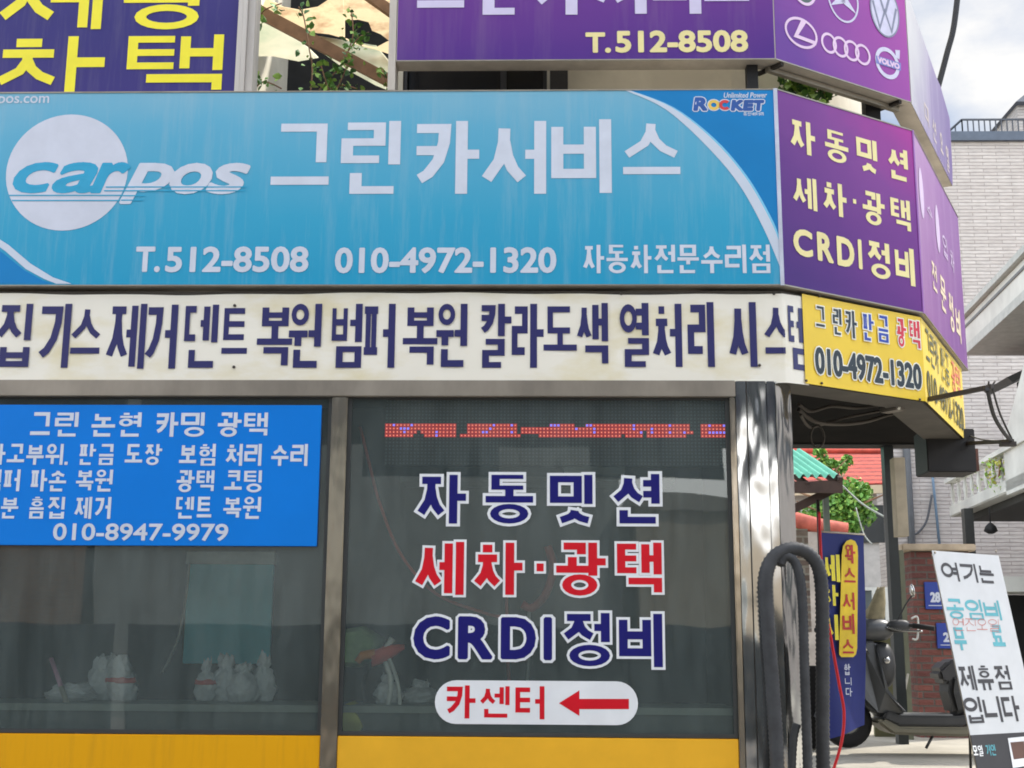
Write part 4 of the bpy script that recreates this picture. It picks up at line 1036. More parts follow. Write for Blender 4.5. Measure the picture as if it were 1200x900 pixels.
# loose cables and red air hoses seen through the glass
def cable(pts, Y, r, m, name, label, cat='cable', dy=0.0):
    P_ = smooth_path([at(x, y, Y+dy*i) for i, (x, y) in enumerate(pts)], 8)
    return single(MB().tube(P_, r, 8), name, m, P_[-1], label, cat)
whc = mat('cable_white', (220, 222, 216), .5); rdh = mat('hose_red', (196, 74, 58), .45, var=.1)
cable([(222, 660), (218, 700), (208, 750), (190, 788)], D+1.7, .008, whc, 'hanging_cable', 'thin pale cable hanging left of the cyan board')
cable([(452, 775), (458, 800), (452, 835), (434, 860)], D+.3, .016, whc, 'hanging_cable', 'thick white cable curving down at the left of the right window')
cable([(456, 772), (466, 800), (468, 830), (458, 862)], D+.34, .012, whc, 'hanging_cable', 'second thinner white cable curving down behind the thick white one')
cable([(422, 500), (432, 540), (445, 590), (470, 650), (510, 695), (560, 716), (592, 724)], D+.45, .010, rdh, 'air_hose', 'red air hose sweeping down from the top left of the right window', 'hose')
cable([(592, 640), (594, 720), (596, 790), (606, 862)], D+.5, .010, rdh, 'air_hose', 'thin red air hose hanging straight down past the letters', 'hose')
cable([(642, 640), (648, 665), (640, 695), (624, 712), (612, 708)], D+.6, .026, rdh, 'air_hose', 'thick coiled red hose hooked behind the red lettering', 'hose')
cable([(620, 712), (620, 760), (618, 800)], D+.62, .010, whc, 'hanging_cable', 'grey cord hanging below the coiled red hose')
# tools on the counter
base = at(440, 800, D+.4); base.z = cz
o = thing('air_gun', base + Vector((.02, 0, .24)), 'red and orange air tool hanging among white cables at the left of the right window', 'tool')
a, b = at(436, 772, D+.38), at(474, 758, D+.38)
MB().loft([[a+Vector((0, math.cos(t)*.03, math.sin(t)*.05)) for t in [k*math.pi/4 for k in range(8)]], [(a*.5+b*.5)+Vector((0, math.cos(t)*.035, math.sin(t)*.05)) for t in [k*math.pi/4 for k in range(8)]], [b+Vector((0, math.cos(t)*.012, math.sin(t)*.015)) for t in [k*math.pi/4 for k in range(8)]]]).build('body', mat('tool_red', (226, 70, 50), .4), o)
MB().tube([a+Vector((.02, 0, .03)), a+Vector((-.06, 0, .02)), a+Vector((-.09, 0, -.02))], [.03, .028, .02], 8).build('grip', mat('tool_orange', (230, 140, 50), .5), o)
MB().tube([at(452, 760, D+.38), at(460, 748, D+.38)], [.016, .02], 8).build('nozzle', whc, o)
def lump(name, pts, Y, d, m, label, cat):
    fr = [at(x, y, Y) for x, y in pts]; c = sum(fr, Vector())/len(fr)
    mb = MB(); mb.loft([[c+(p-c)*.75+Vector((0, -d*.5, 0)) for p in fr], fr, [p+Vector((0, d*.6, 0)) for p in fr], [c+(p-c)*.7+Vector((0, d, 0)) for p in fr]])
    return single(mb, name, m, (c.x, Y, min(p.z for p in fr)), label, cat)
lump('cloth_bundle', [(398, 738), (425, 734), (448, 748), (440, 772), (420, 782), (396, 780)], D+.7, .25, mat('green_cloth', (150, 178, 130), .9, var=.3, scale=5), 'pale green cloth bundle at the left edge of the right window above the tool', 'cloth')
lump('cloth_bundle', [(398, 828), (412, 822), (424, 835), (432, 852), (424, 864), (396, 864)], D+.3, .25, mat('yellow_cloth', (206, 204, 120), .9, var=.3, scale=6), 'dull yellow cloth bundle low in the left corner of the right window', 'cloth')
lump('spare_tyre', [(424, 800), (432, 776), (452, 772), (466, 790), (470, 820), (462, 842), (440, 842), (426, 826)], D+.55, .15, black, 'black round tyre shape behind the two white cables', 'tyre')
boxm = mat('box_card', (196, 204, 206), .7, var=.15, scale=5)
for (x0, y0, x1, y1, Y, lab) in ((660, 514, 710, 530, D+.9, 'flat pale carton on the high shelf under the middle of the red display'), (662, 540, 732, 556, D+.9, 'wide pale carton on the shelf below the flat carton'), (522, 518, 576, 530, D+.9, 'flat brownish carton on the shelf below the left part of the red display')):
    a, b = at(x0, y0, Y), at(x1, y1, Y)
    single(MB().bx(a.x, b.x, Y, Y+.3, b.z, a.z), 'carton', boxm if x0 > 600 else mat('box_brown', (206, 180, 150), .8, var=.1), ((a.x+b.x)/2, Y+.15, b.z), lab, 'box', 'cartons on the shelf', bevel=.006)
a, b = at(470, 557, D+.95), at(790, 560, D+.95)
single(MB().bx(a.x, b.x, D+.9, D+1.25, b.z-.03, b.z), 'wall_shelf', mat('shelf_grey', (120, 126, 124), .6), ((a.x+b.x)/2, D+1.25, b.z-.03), 'grey shelf carrying the pale cartons inside the right window', 'shelf')
# LED ticker
led = thing('led_display', at(652, 545, D+.16), 'dark dotted ticker display with one lit strip of red pixels inside the right window', 'display')
Yl = D+.17
a, b = at(452, 468, Yl), at(856, 546, Yl)
MB().bx(a.x, b.x, Yl, Yl+.07, b.z, a.z).build('case', mat('led_black', (34, 38, 40), .45, var=.1), led, bevel=.004)
px_off = mat('led_off', (74, 84, 88), .3); px_red = emis('led_red_glow', (222, 14, 34), .2); px_hot = emis('led_core', (255, 140, 110), .6); px_blue = emis('led_blue', (120, 120, 250), .7)
m0, m1, m2, m3 = MB(), MB(), MB(), MB()
rows = 19; cols = 96; dx = (b.x-a.x)/cols; dz = (a.z-b.z)/rows
bot = ["1111110011111111", "1111100001111111"]
rnd = random.Random(5)
shape = []
for c_ in range(cols):
    shape.append([1, 1, 1, 1])
for c_, col in ((8, [1, 1, 1, 0]), (9, [1, 1, 0, 0]), (10, [1, 1, 1, 0]), (11, [1, 1, 1, 1]), (20, [0]*4), (21, [0, 0, 0, 1]), (22, [0, 0, 0, 1]), (37, [0, 0, 0, 1]), (38, [0, 1, 1, 0]), (39, [0, 1, 1, 0]), (40, [0, 1, 1, 0]), (41, [0, 1, 1, 0]), (42, [0, 1, 1, 0]), (43, [0, 1, 1, 1]), (44, [0, 1, 1, 1]), (45, [0, 1, 1, 1]), (53, [0, 1, 1, 1]), (54, [0, 1, 1, 1]), (55, [0, 1, 1, 1]), (66, [1, 1, 1, 0]), (72, [1, 1, 0, 0]), (84, [1, 1, 1, 0]), (85, [0, 0, 1, 0]), (86, [0]*4), (87, [0]*4)):
    shape[c_] = col
bl = {(2, 0), (4, 1), (5, 1), (6, 1), (5, 2), (7, 0), (14, 2), (14, 3), (20, 0), (20, 1), (30, 0), (29, 1), (28, 2), (27, 2), (35, 0), (35, 2), (46, 0), (47, 0), (48, 0), (53, 1), (56, 0), (57, 0), (58, 1), (58, 2), (69, 0), (69, 1), (71, 2), (74, 1), (74, 2), (79, 0), (79, 2), (83, 2), (90, 0), (91, 2), (92, 2), (93, 2), (90, 2), (94, 0), (94, 2)}
for r_ in range(rows):
    z = a.z-(r_+.5)*dz
    for c_ in range(cols):
        x = a.x+(c_+.5)*dx; lr = r_-7
        on = 0 <= lr < 4 and c_ < 95 and shape[c_][lr]
        def qd(mb, s, y): mb.poly([(x-dx*s, Yl-y, z-dz*s), (x+dx*s, Yl-y, z-dz*s), (x+dx*s, Yl-y, z+dz*s), (x-dx*s, Yl-y, z+dz*s)])
        if on and (c_, lr) in bl: qd(m1, .46, .002); qd(m3, .30, .003)
        elif on: qd(m1, .46, .002); qd(m2, .17, .003)  # wide red squares also paint the glow between the lit dots
        else: qd(m0, .22, .002)
m0.build('unlit_pixels', px_off, led, fixn=False); m1.build('red_pixel_glow', px_red, led, fixn=False); m2.build('bright_pixels', px_hot, led, fixn=False); m3.build('blue_pixels', px_blue, led, fixn=False)

# ================================================================ THINGS AT THE PILLAR
rub = mat('rubber_hose', (54, 55, 57), .7, var=.25, scale=12)
def ribbed(path, r, pitch=.026):
    P_ = smooth_path(path, 14); out = [P_[0]]; 
    L_ = [0]
    for a, b in zip(P_, P_[1:]): L_.append(L_[-1]+(b-a).length)
    n = int(L_[-1]/(pitch/2)); pts = []; rs = []; k = 0
    for i in range(n+1):
        s_ = L_[-1]*i/n
        while k < len(L_)-2 and L_[k+1] < s_: k += 1
        t = (s_-L_[k])/max(1e-9, L_[k+1]-L_[k]); pts.append(P_[k].lerp(P_[k+1], t)); rs.append(r*(1.06 if i % 2 else .92))
    return MB().tube(pts, rs, 14)
YH = D-.10
pth = [(912, 960), (910, 880), (905, 800), (899, 720), (898, 675), (908, 652), (930, 643), (951, 652), (962, 680), (964, 760), (964, 860), (966, 960)]
single(ribbed([at(x, y, YH+.02*i) for i, (x, y) in enumerate(pth)], .040), 'vacuum_hose', rub, at(912, 960, YH), 'thick black ribbed hose hung as an upside down U in front of the steel pillar', 'hose')
pth = [(948, 960), (946, 880), (943, 790), (941, 720), (938, 680), (931, 658), (920, 652), (914, 662)]
single(ribbed([at(x, y, YH+.10) for x, y in pth], .028), 'vacuum_hose', rub, at(948, 960, YH+.1), 'thinner black hose inside the arch of the thick ribbed hose', 'hose')
pth = [(929, 960), (928, 900), (930, 865), (934, 848)]
single(ribbed([at(x, y, YH+.12) for x, y in pth], .024), 'vacuum_hose', rub, at(929, 960, YH+.12), 'short black hose end low between the two hanging hoses', 'hose')
redc = mat('red_cord', (214, 34, 44), .5)
cable([(960, 600), (962, 650), (966, 700), (974, 750), (983, 800), (989, 835), (986, 870), (974, 910)], 9.6, .011, redc, 'rope', 'bright red cord hanging down in front of the navy car wash banner', 'rope')
# dark shutter box and white stuff behind the hose
a, b = at(930, 628, 11.8), at(958, 740, 11.8)
single(MB().bx(a.x-.2, b.x, 11.8, 11.9, .7, b.z-.3), 'bay_panel', black, (a.x, 11.85, .7), 'dark low panel at the back of the bay behind the hoses', 'panel')
single(MB().bx(a.x-.1, b.x+.03, 12.2, 12.5, b.z, a.z+.1), 'brick_pier', brick('brick_grey', (150, 136, 124), (120, 104, 96), (170, 164, 152), .22, .07), (a.x, 12.35, b.z), 'weathered grey brick pier at the back of the bay left of the car wash banner', 'wall')

# navy car wash banner on a pole
A_, B_, C_ = at(963, 624, 10.0), at(1013, 628, 10.22), at(966, 866, 10.0)
WF = Face(A_, Vector((B_.x-A_.x, B_.y-A_.y, 0)))
wl = Vector((B_.x-A_.x, B_.y-A_.y, 0)).length; hl = A_.z-C_.z
wb = thing('banner_stand', (A_.x, A_.y, ground_z(10)), 'navy car wash banner on a pole with red vertical lettering on a yellow plate', 'banner')
def wfn(s, t, o=0): return WF.w(s*wl*(1-.14*(1-t)), -hl*(1-t)*(1-.06*s*(1-t)), o + .025*math.sin(s*5+t*4)*(1-t) - .01)
nb = mat('banner_navy_cloth', (16, 34, 112), .6, var=.1, scale=3)
mb = MB(); mb.grid(lambda s, t: wfn(s, t), 10, 24); mb.build('cloth', nb, wb, fixn=False)
MB().tube([(A_.x-.03, A_.y, ground_z(10)), (A_.x-.02, A_.y, A_.z+.25)], .014).build('pole', mat('pole_dark', (60, 52, 50), .5), wb)
MB().tube([A_+Vector((-.03, 0, .01)), B_+Vector((.0, 0, .01))], .007).build('crossbar', alu2, wb)
# the pixels of the cloth are taken straight on the cloth plane
pl = [WF.uv(x, y, .018) for x, y in ((986.5, 650), (988, 640), (992, 634), (997, 632), (1002, 634), (1005, 640), (1005.5, 650), (1004.5, 760), (1003, 767), (1000, 770), (986, 770), (983.5, 767), (983.5, 760))]
mb = MB(); mb.poly([WF.w(u, v, .018) for u, v in pl]); mb.build('plate', mat('banner_yellow', (240, 206, 40), .5), wb, fixn=False)
letter(wb, WF, .022, [('왁', 990, 638, 1003, 662), ('스', 988, 664, 1004, 684), ('서', 987, 694, 1002, 715), ('비', 987, 719, 1002, 743), ('스', 986, 748, 1002, 767)], mat('banner_red', (190, 50, 40), .5), .13, hw=.15)
letter(wb, WF, .022, [('세', 964, 649, 985, 682), ('차', 964, 685, 983, 710), ('시', 964, 720, 983, 750)], mat('banner_lemon', (242, 226, 60), .5), .16, hw=.19)
letter(wb, WF, .022, [('합', 989, 778, 997, 791), ('니', 990, 794, 998, 803), ('다', 991, 806, 999, 816)], whitep, .12)

# ================================================================ SCOOTER
SY = 11.5
sb = at(1068, 890, SY); 
def scooter():
    gz = at(990, 876, SY+.1).z
    base = Vector((at(992, 840, SY).x, SY, gz))
    s = thing('scooter', base, 'old dark grey step-through scooter parked in front of the brick gate pillar', 'scooter')
    o = lambda x, y, z: base + Vector((x, y, z))
    body = mat('scooter_grey', (70, 72, 74), .35, var=.12, scale=5); plast = mat('scooter_plastic', (46, 47, 48), .5, var=.15); chrome = mat('scooter_chrome', (190, 190, 188), .2, .9); tyre = mat('tyre', (26, 26, 27), .8); sill = mat('scooter_sill', (104, 100, 84), .45, var=.15, scale=4)
    for x in (0.0, 1.22):
        w_ = MB().lathe([(.10, -.05), (.16, -.052), (.205, -.04), (.218, 0), (.205, .04), (.16, .052), (.10, .05)], o(x, 0, .22), (0, 1, 0), 28).build('wheel', tyre, s)
        MB().lathe([(.02, -.06), (.06, -.058), (.105, -.05), (.105, .05), (.06, .058), (.02, .06)], o(x, 0, .22), (0, 1, 0), 20).build('rim', chrome, w_)
    def prof(pts, wfn, name, m, bev=.012):
        ctr = len(pts); lo = [o(x, -wfn(x, z), z) for x, z in pts]; hi = [o(x, wfn(x, z), z) for x, z in pts]
        return MB().prism(lo, hi).build(name, m, s, bevel=bev)
    prof([(-.28, .24), (-.20, .42), (0, .50), (.16, .44), (.22, .34), (.16, .36), (0, .44), (-.16, .37), (-.24, .22)], lambda x, z: .075, 'front_fender', body, .03)
    MB().tube([o(.0, -.08, .22), o(.06, -.07, .48), o(.16, -.03, .74)], .022).build('fork', chrome, s)
    MB().tube([o(.0, .08, .22), o(.06, .07, .48), o(.16, .03, .74)], .022).build('fork', chrome, s)
    # leg shield, narrow at the neck and wide at the knees
    prof([(.10, .40), (.05, .62), (.10, .88), (.17, .95), (.27, .92), (.28, .70), (.33, .50), (.42, .37), (.52, .29), (.38, .24), (.22, .28)], lambda x, z: .20 if .35 < z < .8 else .12, 'leg_shield', body, .04)
    prof([(.26, .26), (.40, .20), (.95, .20), (1.02, .30), (.90, .285), (.42, .285), (.30, .32)], lambda x, z: .19, 'floorboard', plast, .015)
    for k in range(7): MB().bx(base.x+.42, base.x+.86, base.y-.16+k*.05, base.y-.135+k*.05, gz+.286, gz+.296).build('floor_rib', mat('rib_grey', (128, 128, 126), .6, var=.15), s)
    def blob(c_, rx, ry, rz, name, m, pw=.75):
        loops = []
        for i in range(9):
            q = math.pi*(.04+.92*i/8); loops.append([o(c_[0], c_[1], c_[2])+Vector((math.copysign(abs(math.cos(a_))**pw, math.cos(a_))*rx*math.sin(q)**.6, math.copysign(abs(math.sin(a_))**pw, math.sin(a_))*ry*math.sin(q)**.6, -math.cos(q)*rz)) for a_ in [2*math.pi*j/18 for j in range(18)]])
        return MB().loft(loops).build(name, m, s)
    blob((.30, 0, .70), .13, .16, .20, 'glove_box', plast); blob((.24, -.02, 1.0), .19, .15, .10, 'headset', body); blob((.45, -.14, 1.03), .10, .05, .055, 'switch_box', plast)
    MB().lathe([(.03, 0), (.03, .012), (.014, .016)], o(.33, -.155, .74), (0, -1, 0), 14).build('ignition_lock', chrome, s)
    MB().tube(smooth_path([o(.34, -.16, 1.02), o(.46, -.24, .99), o(.60, -.32, .985)]), .010).build('brake_lever', chrome, s)
    prof([(.20, .235), (.34, .13), (.92, .115), (1.34, .16), (1.38, .24), (.95, .195), (.40, .195), (.27, .26)], lambda x, z: .205, 'side_sill', sill, .02)
    prof([(.88, .28), (.84, .48), (.86, .62), (1.10, .68), (1.55, .66), (1.66, .56), (1.56, .44), (1.2, .42), (1.02, .32)], lambda x, z: .17 if z > .4 else .15, 'rear_body', plast, .04)
    prof([(.78, .56), (.76, .66), (.86, .75), (1.10, .765), (1.45, .80), (1.52, .74), (1.45, .68), (1.0, .665), (.86, .54)], lambda x, z: .15, 'seat', mat('seat_vinyl', (48, 48, 50), .4, var=.1), .03)
    prof([(-.0, .94), (.05, 1.03), (.20, 1.06), (.30, 1.01), (.28, .93), (.14, .90)], lambda x, z: .13, 'handlebar_cover', body, .05)
    h = MB().tube(smooth_path([o(-.06, .30, 1.01), o(.08, .16, 1.04), o(.22, 0, 1.03), o(.42, -.10, 1.05), o(.60, -.20, 1.03)]), .017).build('handlebar', plast, s)
    for a, b in ((o(.56, -.18, 1.035), o(.72, -.26, 1.01)), (o(-.04, .28, 1.01), o(-.16, .38, 1.0))): MB().tube([a, b], .023, 10).build('grip', mat('grip_rubber', (24, 24, 25), .8), h)
    for y, e in ((-.10, o(.58, -.16, 1.30)), (.22, o(.10, .26, 1.27))):
        m_ = MB().tube(smooth_path([o(.44 if y < 0 else .06, y, 1.05), e*.5+o(.46 if y < 0 else .1, y, 1.12)*.5, e]), .007).build('mirror', plast, s)
        MB().lathe([(.02, -.02), (.055, -.012), (.06, 0), (.05, .006)], e+Vector((.0, 0, .03)), (1, 0, .1), 16).build('mirror_glass', chrome, m_)
    MB().lathe([(.03, .05), (.075, .03), (.085, 0), (.07, -.03)], o(.0, 0, .97), (-1, 0, .1), 18).build('headlight', mat('lamp_glass', (200, 204, 204), .15), s)
    MB().tube(smooth_path([o(.10, -.1, 1.0), o(.02, -.16, .92), o(.05, -.16, .8), o(.12, -.1, .7)]), .012).build('brake_cable', black, s)
    MB().tube(smooth_path([o(.14, -.12, 1.0), o(.10, -.2, .92), o(.14, -.2, .84), o(.20, -.12, .78)]), .010).build('brake_cable', chrome, s)
    # rag tied over the dashboard
    loops = []
    for k in range(6):
        t = k/5; loops.append([o(.25+.10*t, -.02, 1.06+.30*t) + Vector((math.cos(q)*(.10-.07*t)*(1+.2*math.sin(3*q+k)), math.sin(q)*(.10-.05*t), .015*math.sin(5*q))) for q in [2*math.pi*j/14 for j in range(14)]])
    MB().loft(loops).build('dust_cover', mat('khaki_cloth', (136, 126, 98), .9, var=.25, scale=9), s)
    MB().tube([o(.7, -.12, .13), o(.62, -.16, .02)], .012).build('side_stand', plast, s)
    return s
scooter()

# ================================================================ WHITE ROLL-UP BANNER
TL = at(1092, 645, 9.0)
e1 = Vector((.80, .60, 0)); mdir = Vector((.60, -.80, 0))
lean = math.radians(10); dn = Vector((0, 0, -1))*math.cos(lean) + mdir*math.sin(lean)
XF = Face(TL, e1, -dn)
xw = XF.uv(1168.5, 643.5)[0]; xh = 1.78
xs = thing('banner_stand', (TL.x+.35, TL.y-.3, ground_z(8.8)), 'leaning white banner with charcoal and teal Hangul beside the scooter', 'banner')
vsp = XF.uv(1128, 862)[1]
MB().prism([XF.w(0, 0), XF.w(xw, 0), XF.w(xw, vsp), XF.w(0, vsp)], [XF.w(0, 0, -.003), XF.w(xw, 0, -.003), XF.w(xw, vsp, -.003), XF.w(0, vsp, -.003)]).build('sheet', mat('banner_white', (192, 195, 198), .6, var=.04), xs)
MB().prism([XF.w(0, vsp), XF.w(xw, vsp), XF.w(xw, -xh), XF.w(0, -xh)], [XF.w(0, vsp, -.003), XF.w(xw, vsp, -.003), XF.w(xw, -xh, -.003), XF.w(0, -xh, -.003)]).build('footer', mat('banner_charcoal', (52, 52, 56), .5, var=.08), xs)
chl = mat('charcoal_letters', (58, 58, 62), .5); tel = mat('teal_letters', (86, 160, 172), .6)
letter(xs, XF, .0015, [('여기는', 1101, 658, 1168, 684), ('제휴점', 1121, 780, 1187, 808), ('입니다', 1127, 817, 1198, 845)], chl, .16, hw=.16)
letter(xs, XF, .0015, [('공임비', 1107, 701, 1175, 727), ('무', 1115, 735, 1135, 762), ('료', 1159, 732, 1180, 761)], tel, .17, hw=.17)
letter(xs, XF, .0025, [('엔진오일', 1114, 724, 1171, 740)], mat('felt_pen_red', (186, 92, 80), .6), .05, shear=.25)
letter(xs, XF, .0015, [('모일', 1139, 874, 1153, 886)], mat('footer_white', (226, 228, 230), .5), .13); letter(xs, XF, .0015, [('거인', 1154, 873, 1168, 885)], tel, .13)
a = [XF.uv(x, y, .003) for x, y in ((1181, 865), (1201, 863), (1207, 897), (1187, 900))]
mb = MB(); flat(mb, XF, a, .003); mb.build('phone_picture', mat('phone_white', (222, 224, 228), .4), xs, fixn=False)
a = [XF.uv(x, y, .0035) for x, y in ((1184, 870), (1200, 868.5), (1204, 888), (1188, 890))]
mb = MB(); flat(mb, XF, a, .0035); mb.build('phone_picture', mat('phone_brown', (96, 70, 62), .4), xs, fixn=False)
mb = MB(); mb.tube([XF.w(.02, -.02, -.02), XF.w(.02, -xh, -.02)], .004); mb.build('frame', alu2, xs)
mb = MB(); mb.tube([XF.w(xw/2, -.05, -.02), XF.w(xw/2, -.05, -.02)+Vector((.1, .5, -1.6))], .010); mb.build('frame', black, xs)
mb = MB(); mb.facebox(XF, -.03, -xh-.05, xw+.03, -xh, .03, -.05); mb.build('base', alu2, xs, bevel=.005)
mb = MB()
for px, py in ((1095.5, 647.5), (1167, 646)): MB().lathe([(.009, 0), (.009, .004), (.005, .005)], XF.w(*XF.uv(px, py, .002), .002), XF.n, 10).build('eyelet', alu, xs)

# ================================================================ GATE AND BRICK PILLAR
bk = brick('red_brick', (128, 76, 66), (98, 58, 54), (90, 82, 76), .21, .068, .010)
PY = 13.0
a, b = at(1067, 640, PY), at(1135, 650, PY)
gp = thing('gate_pillar', ((a.x+b.x)/2, PY+.25, ground_z(13)), 'dark red brick gate pillar with a pale flat cap behind the scooter', 'pillar')
MB().bx(a.x, b.x, PY, PY+.5, .5, a.z-.05).build('shaft', bk, gp)
MB().bx(a.x-.10, b.x+.06, PY-.06, PY+.56, a.z-.048, a.z+.02).build('cap', mat('stone_cap', (176, 160, 138), .8, var=.2), gp, bevel=.01)
gp_plate = mat('plate_blue', (36, 62, 150), .35, var=.06)
for (x0, y0, x1, y1, num, lab) in ((1083, 682, 1110, 714, '28', 'upper blue house number plate reading 28 on the brick gate pillar'), (1097, 730, 1124, 760, '2', 'lower blue number plate on the brick pillar, half hidden by the white banner')):
    c_, d_ = at(x0, y0, PY-.02), at(x1, y1, PY-.02)
    p = thing('number_plate', ((c_.x+d_.x)/2, PY-.01, d_.z), lab, 'number plate', 'blue house number plates')
    MB().bx(c_.x, d_.x, PY-.02, PY-.003, d_.z, c_.z).build('plate', gp_plate, p, bevel=.003)
    PFc = Face((0, PY-.02, 0), (1, 0, 0)); mb = MB()
    h_ = c_.z-d_.z
    put_polys(mb, latin_polys(num, c_.x+.03+(.03 if num == '2' else .02), d_.z+h_*.25, .10 if num == '28' else .06, h_*.38, .006), PFc, .002); mb.build('lettering', whitep, p, fixn=False)
    mb = MB(); flat(mb, PFc, [(c_.x+.03, d_.z+h_*.12), (d_.x-.03, d_.z+h_*.12), (d_.x-.03, d_.z+h_*.15), (c_.x+.03, d_.z+h_*.15)], .002); mb.build('underline', whitep, p, fixn=False)
a, b = at(1051, 645, 12.8), at(1069, 855, 12.8)
gm = mat('khaki_metal', (100, 102, 82), .55, var=.2, scale=4)
gt = thing('metal_gate', ((a.x+b.x)/2, 12.85, ground_z(12.8)), 'dull khaki metal gate post and leaf between the navy banner and the brick pillar', 'gate')
MB().bx(a.x, b.x, 12.75, 12.9, .6, a.z).build('post', gm, gt, bevel=.008)
c_ = at(1030, 690, 13.1); MB().bx(c_.x-.12, a.x-.01, 13.05, 13.1, .6, at(1030, 735, 13.05).z).build('leaf', mat('khaki_leaf', (96, 94, 62), .6, var=.25), gt)
h1, h2 = at(1068, 725, 12.7), at(1075, 745, 12.7)
MB().tube(smooth_path([h1, h1+Vector((.06, 0, .01)), h2+Vector((.0, 0, -.02)), h2+Vector((-.05, 0, -.03))]), .010).build('handle', mat('handle_white', (196, 196, 190), .4), gt)
o = MB().tube([at(1055, 838, 12.4), at(1064, 790, 12.65)], .012, 6, 0); single(o, 'stick', mat('stick_grey', (150, 144, 130), .8), at(1055, 838, 12.4), 'thin grey stick leaning against the khaki gate post', 'stick')

# ================================================================ BACKGROUND
def leaves(mb, pts, size, rnd, mis=1, droop=0.3):
    for p in pts:
        n = Vector((rnd.gauss(0, 1), rnd.gauss(0, 1), rnd.gauss(.6, .8))).normalized(); a = n.orthogonal().normalized(); b = n.cross(a)
        q = rnd.uniform(0, 6.28); u = a*math.cos(q)+b*math.sin(q); v = n.cross(u); s_ = size*rnd.uniform(.45, 1.25)
        t = u*s_; wv = v*s_*.36; nn = n*s_*.12
        mb.poly([p-t*.5, p-t*.1+wv+nn, p+t*.25+wv*.8+nn, p+t*.6, p+t*.25-wv*.8+nn, p-t*.1-wv+nn], rnd.randrange(mis))
leafs = [mat('leaf_mid', (92, 138, 58), .55, var=.2, scale=9), mat('leaf_pale', (140, 176, 76), .55, var=.2, scale=9), mat('leaf_deep', (62, 104, 50), .6, var=.2, scale=9)]
# -- white split-brick apartment house
AY = 34.0
aw = brick('white_split_brick', (188, 181, 175), (176, 168, 162), (152, 144, 138), .75, .098, .010, bump=.8)
c0, c1 = at(1045, 162, AY), at(1300, 160, AY)
apt = thing('apartment_house', ((c0.x+c1.x)/2, AY+2, ground_z(34)), 'tall pale pinkish white brick apartment house with a flat roof railing, in the right background', 'house')
zt_ = at(1150, 166, AY).z
MB().bx(c0.x-.6, c1.x+6, AY, AY+9, .8, zt_).build('wall', aw, apt)
MB().bx(c0.x-.7, c1.x+6, AY-.12, AY+9.1, zt_, zt_+.26).build('coping', mat('coping_grey', (74, 84, 98), .6), apt)
rl = mat('railing_dark', (58, 62, 70), .5)
mb = MB(); zr = at(1150, 141, AY+.1).z; xs0 = at(1127, 150, AY+.1).x
mb.beam((xs0, AY+.05, zr), (c1.x+6, AY+.05, zr), .045, .045); mb.beam((xs0, AY+.05, zr), (c0.x+.9, AY+8.5, zr), .045, .045)
x = xs0
while x < c1.x+6:
    mb.beam((x, AY+.05, zt_+.25), (x, AY+.05, zr), .03, .03); x += .155
for k in range(20): y = AY+.05+k*.42; xx = xs0+(c0.x+.9-xs0)*k*.42/8.45; mb.beam((xx, y, zt_+.25), (xx, y, zr), .03, .03)
mb.build('railing', rl, apt)
p = at(1192, 125, AY+5); mb = MB(); mb.bx(p.x, p.x+5, AY+5, AY+8, zt_, at(1192, 122, AY+5).z); mb.build('roof_shed', aw, apt)
q = at(1188, 122, AY+4.9); mb = MB(); z1_ = at(1200, 112, AY+4.9).z
mb.prism([(q.x, AY+4.7, q.z), (q.x+.9, AY+4.7, q.z+.75), (q.x+5, AY+4.7, q.z+.75), (q.x+5, AY+4.7, q.z)], [(q.x, AY+8.3, q.z), (q.x+.9, AY+8.3, q.z+.75), (q.x+5, AY+8.3, q.z+.75), (q.x+5, AY+8.3, q.z)]); mb.build('shed_roof', mat('slate', (110, 112, 118), .7), apt)
a = at(1064, 535, AY-.2)
MB().tube([(a.x, AY-.1, 1.0), (a.x, AY-.1, a.z+2.0)], .10).build('drain_pipe', mat('pipe_grey', (74, 76, 78), .6), apt)
a, b = at(1093, 560, AY-.1), at(1101, 638, AY-.1)
MB().tube([a+Vector((0, 0, 2)), a, b], .035).build('wire', mat('wire_blue', (112, 136, 158), .6), apt)
a2 = [at(x, y, AY-.15) for x, y in ((1092, 580), (1086, 610), (1076, 624), (1070, 626))]
MB().tube(smooth_path(a2), .03).build('wire', mat('wire_dark', (70, 72, 76), .6), apt)

# -- older house on the right with eave slab and balustrade balcony
hw = mat('house_white', (200, 200, 192), .75, var=.14, scale=1.2, bump=.15, bscale=8)
hw2 = mat('house_grey', (176, 178, 172), .8, var=.15, scale=1.0)
_rv = ray(757, 773); _hl = at(1113, 606, 28.2)
HX = lambda y: _hl.x + _rv.x/_rv.y*(y-28.2)
def depth_on_lane(px, py):
    y = 28.0
    for _ in range(60): y += (HX(y)-at(px, py, y).x)/(at(px, py, 1).x-_rv.x/_rv.y)*.5
    return y
hs = thing('house', (11.5, 24, ground_z(24)), 'white house with a deep roof eave, baluster balcony and dark garage, at the right edge', 'house')
mb = MB()
def skew(y0, y1, x0, x1, z0, z1):        # box whose long sides follow the lane
    a = [(HX(y0)+x0, y0), (HX(y0)+x1, y0), (HX(y1)+x1, y1), (HX(y1)+x0, y1)]
    mb.prism([(x, y, z1) for x, y in a], [(x, y, z0) for x, y in a])
ye = depth_on_lane(1132, 400); zb_, zt2 = at(1134, 416, ye).z, at(1132, 374, ye).z
skew(18, ye, 0, 6, zb_+.18, zt2); mb.build('roof_slab', hw, hs, bevel=.02)
mb = MB(); skew(18, ye+.1, -.10, .02, zt2, zt2+.12); skew(18, ye+.05, -.05, 6, zb_, zb_+.17); mb.build('gutter', mat('gutter_grey', (176, 178, 172), .6), hs)
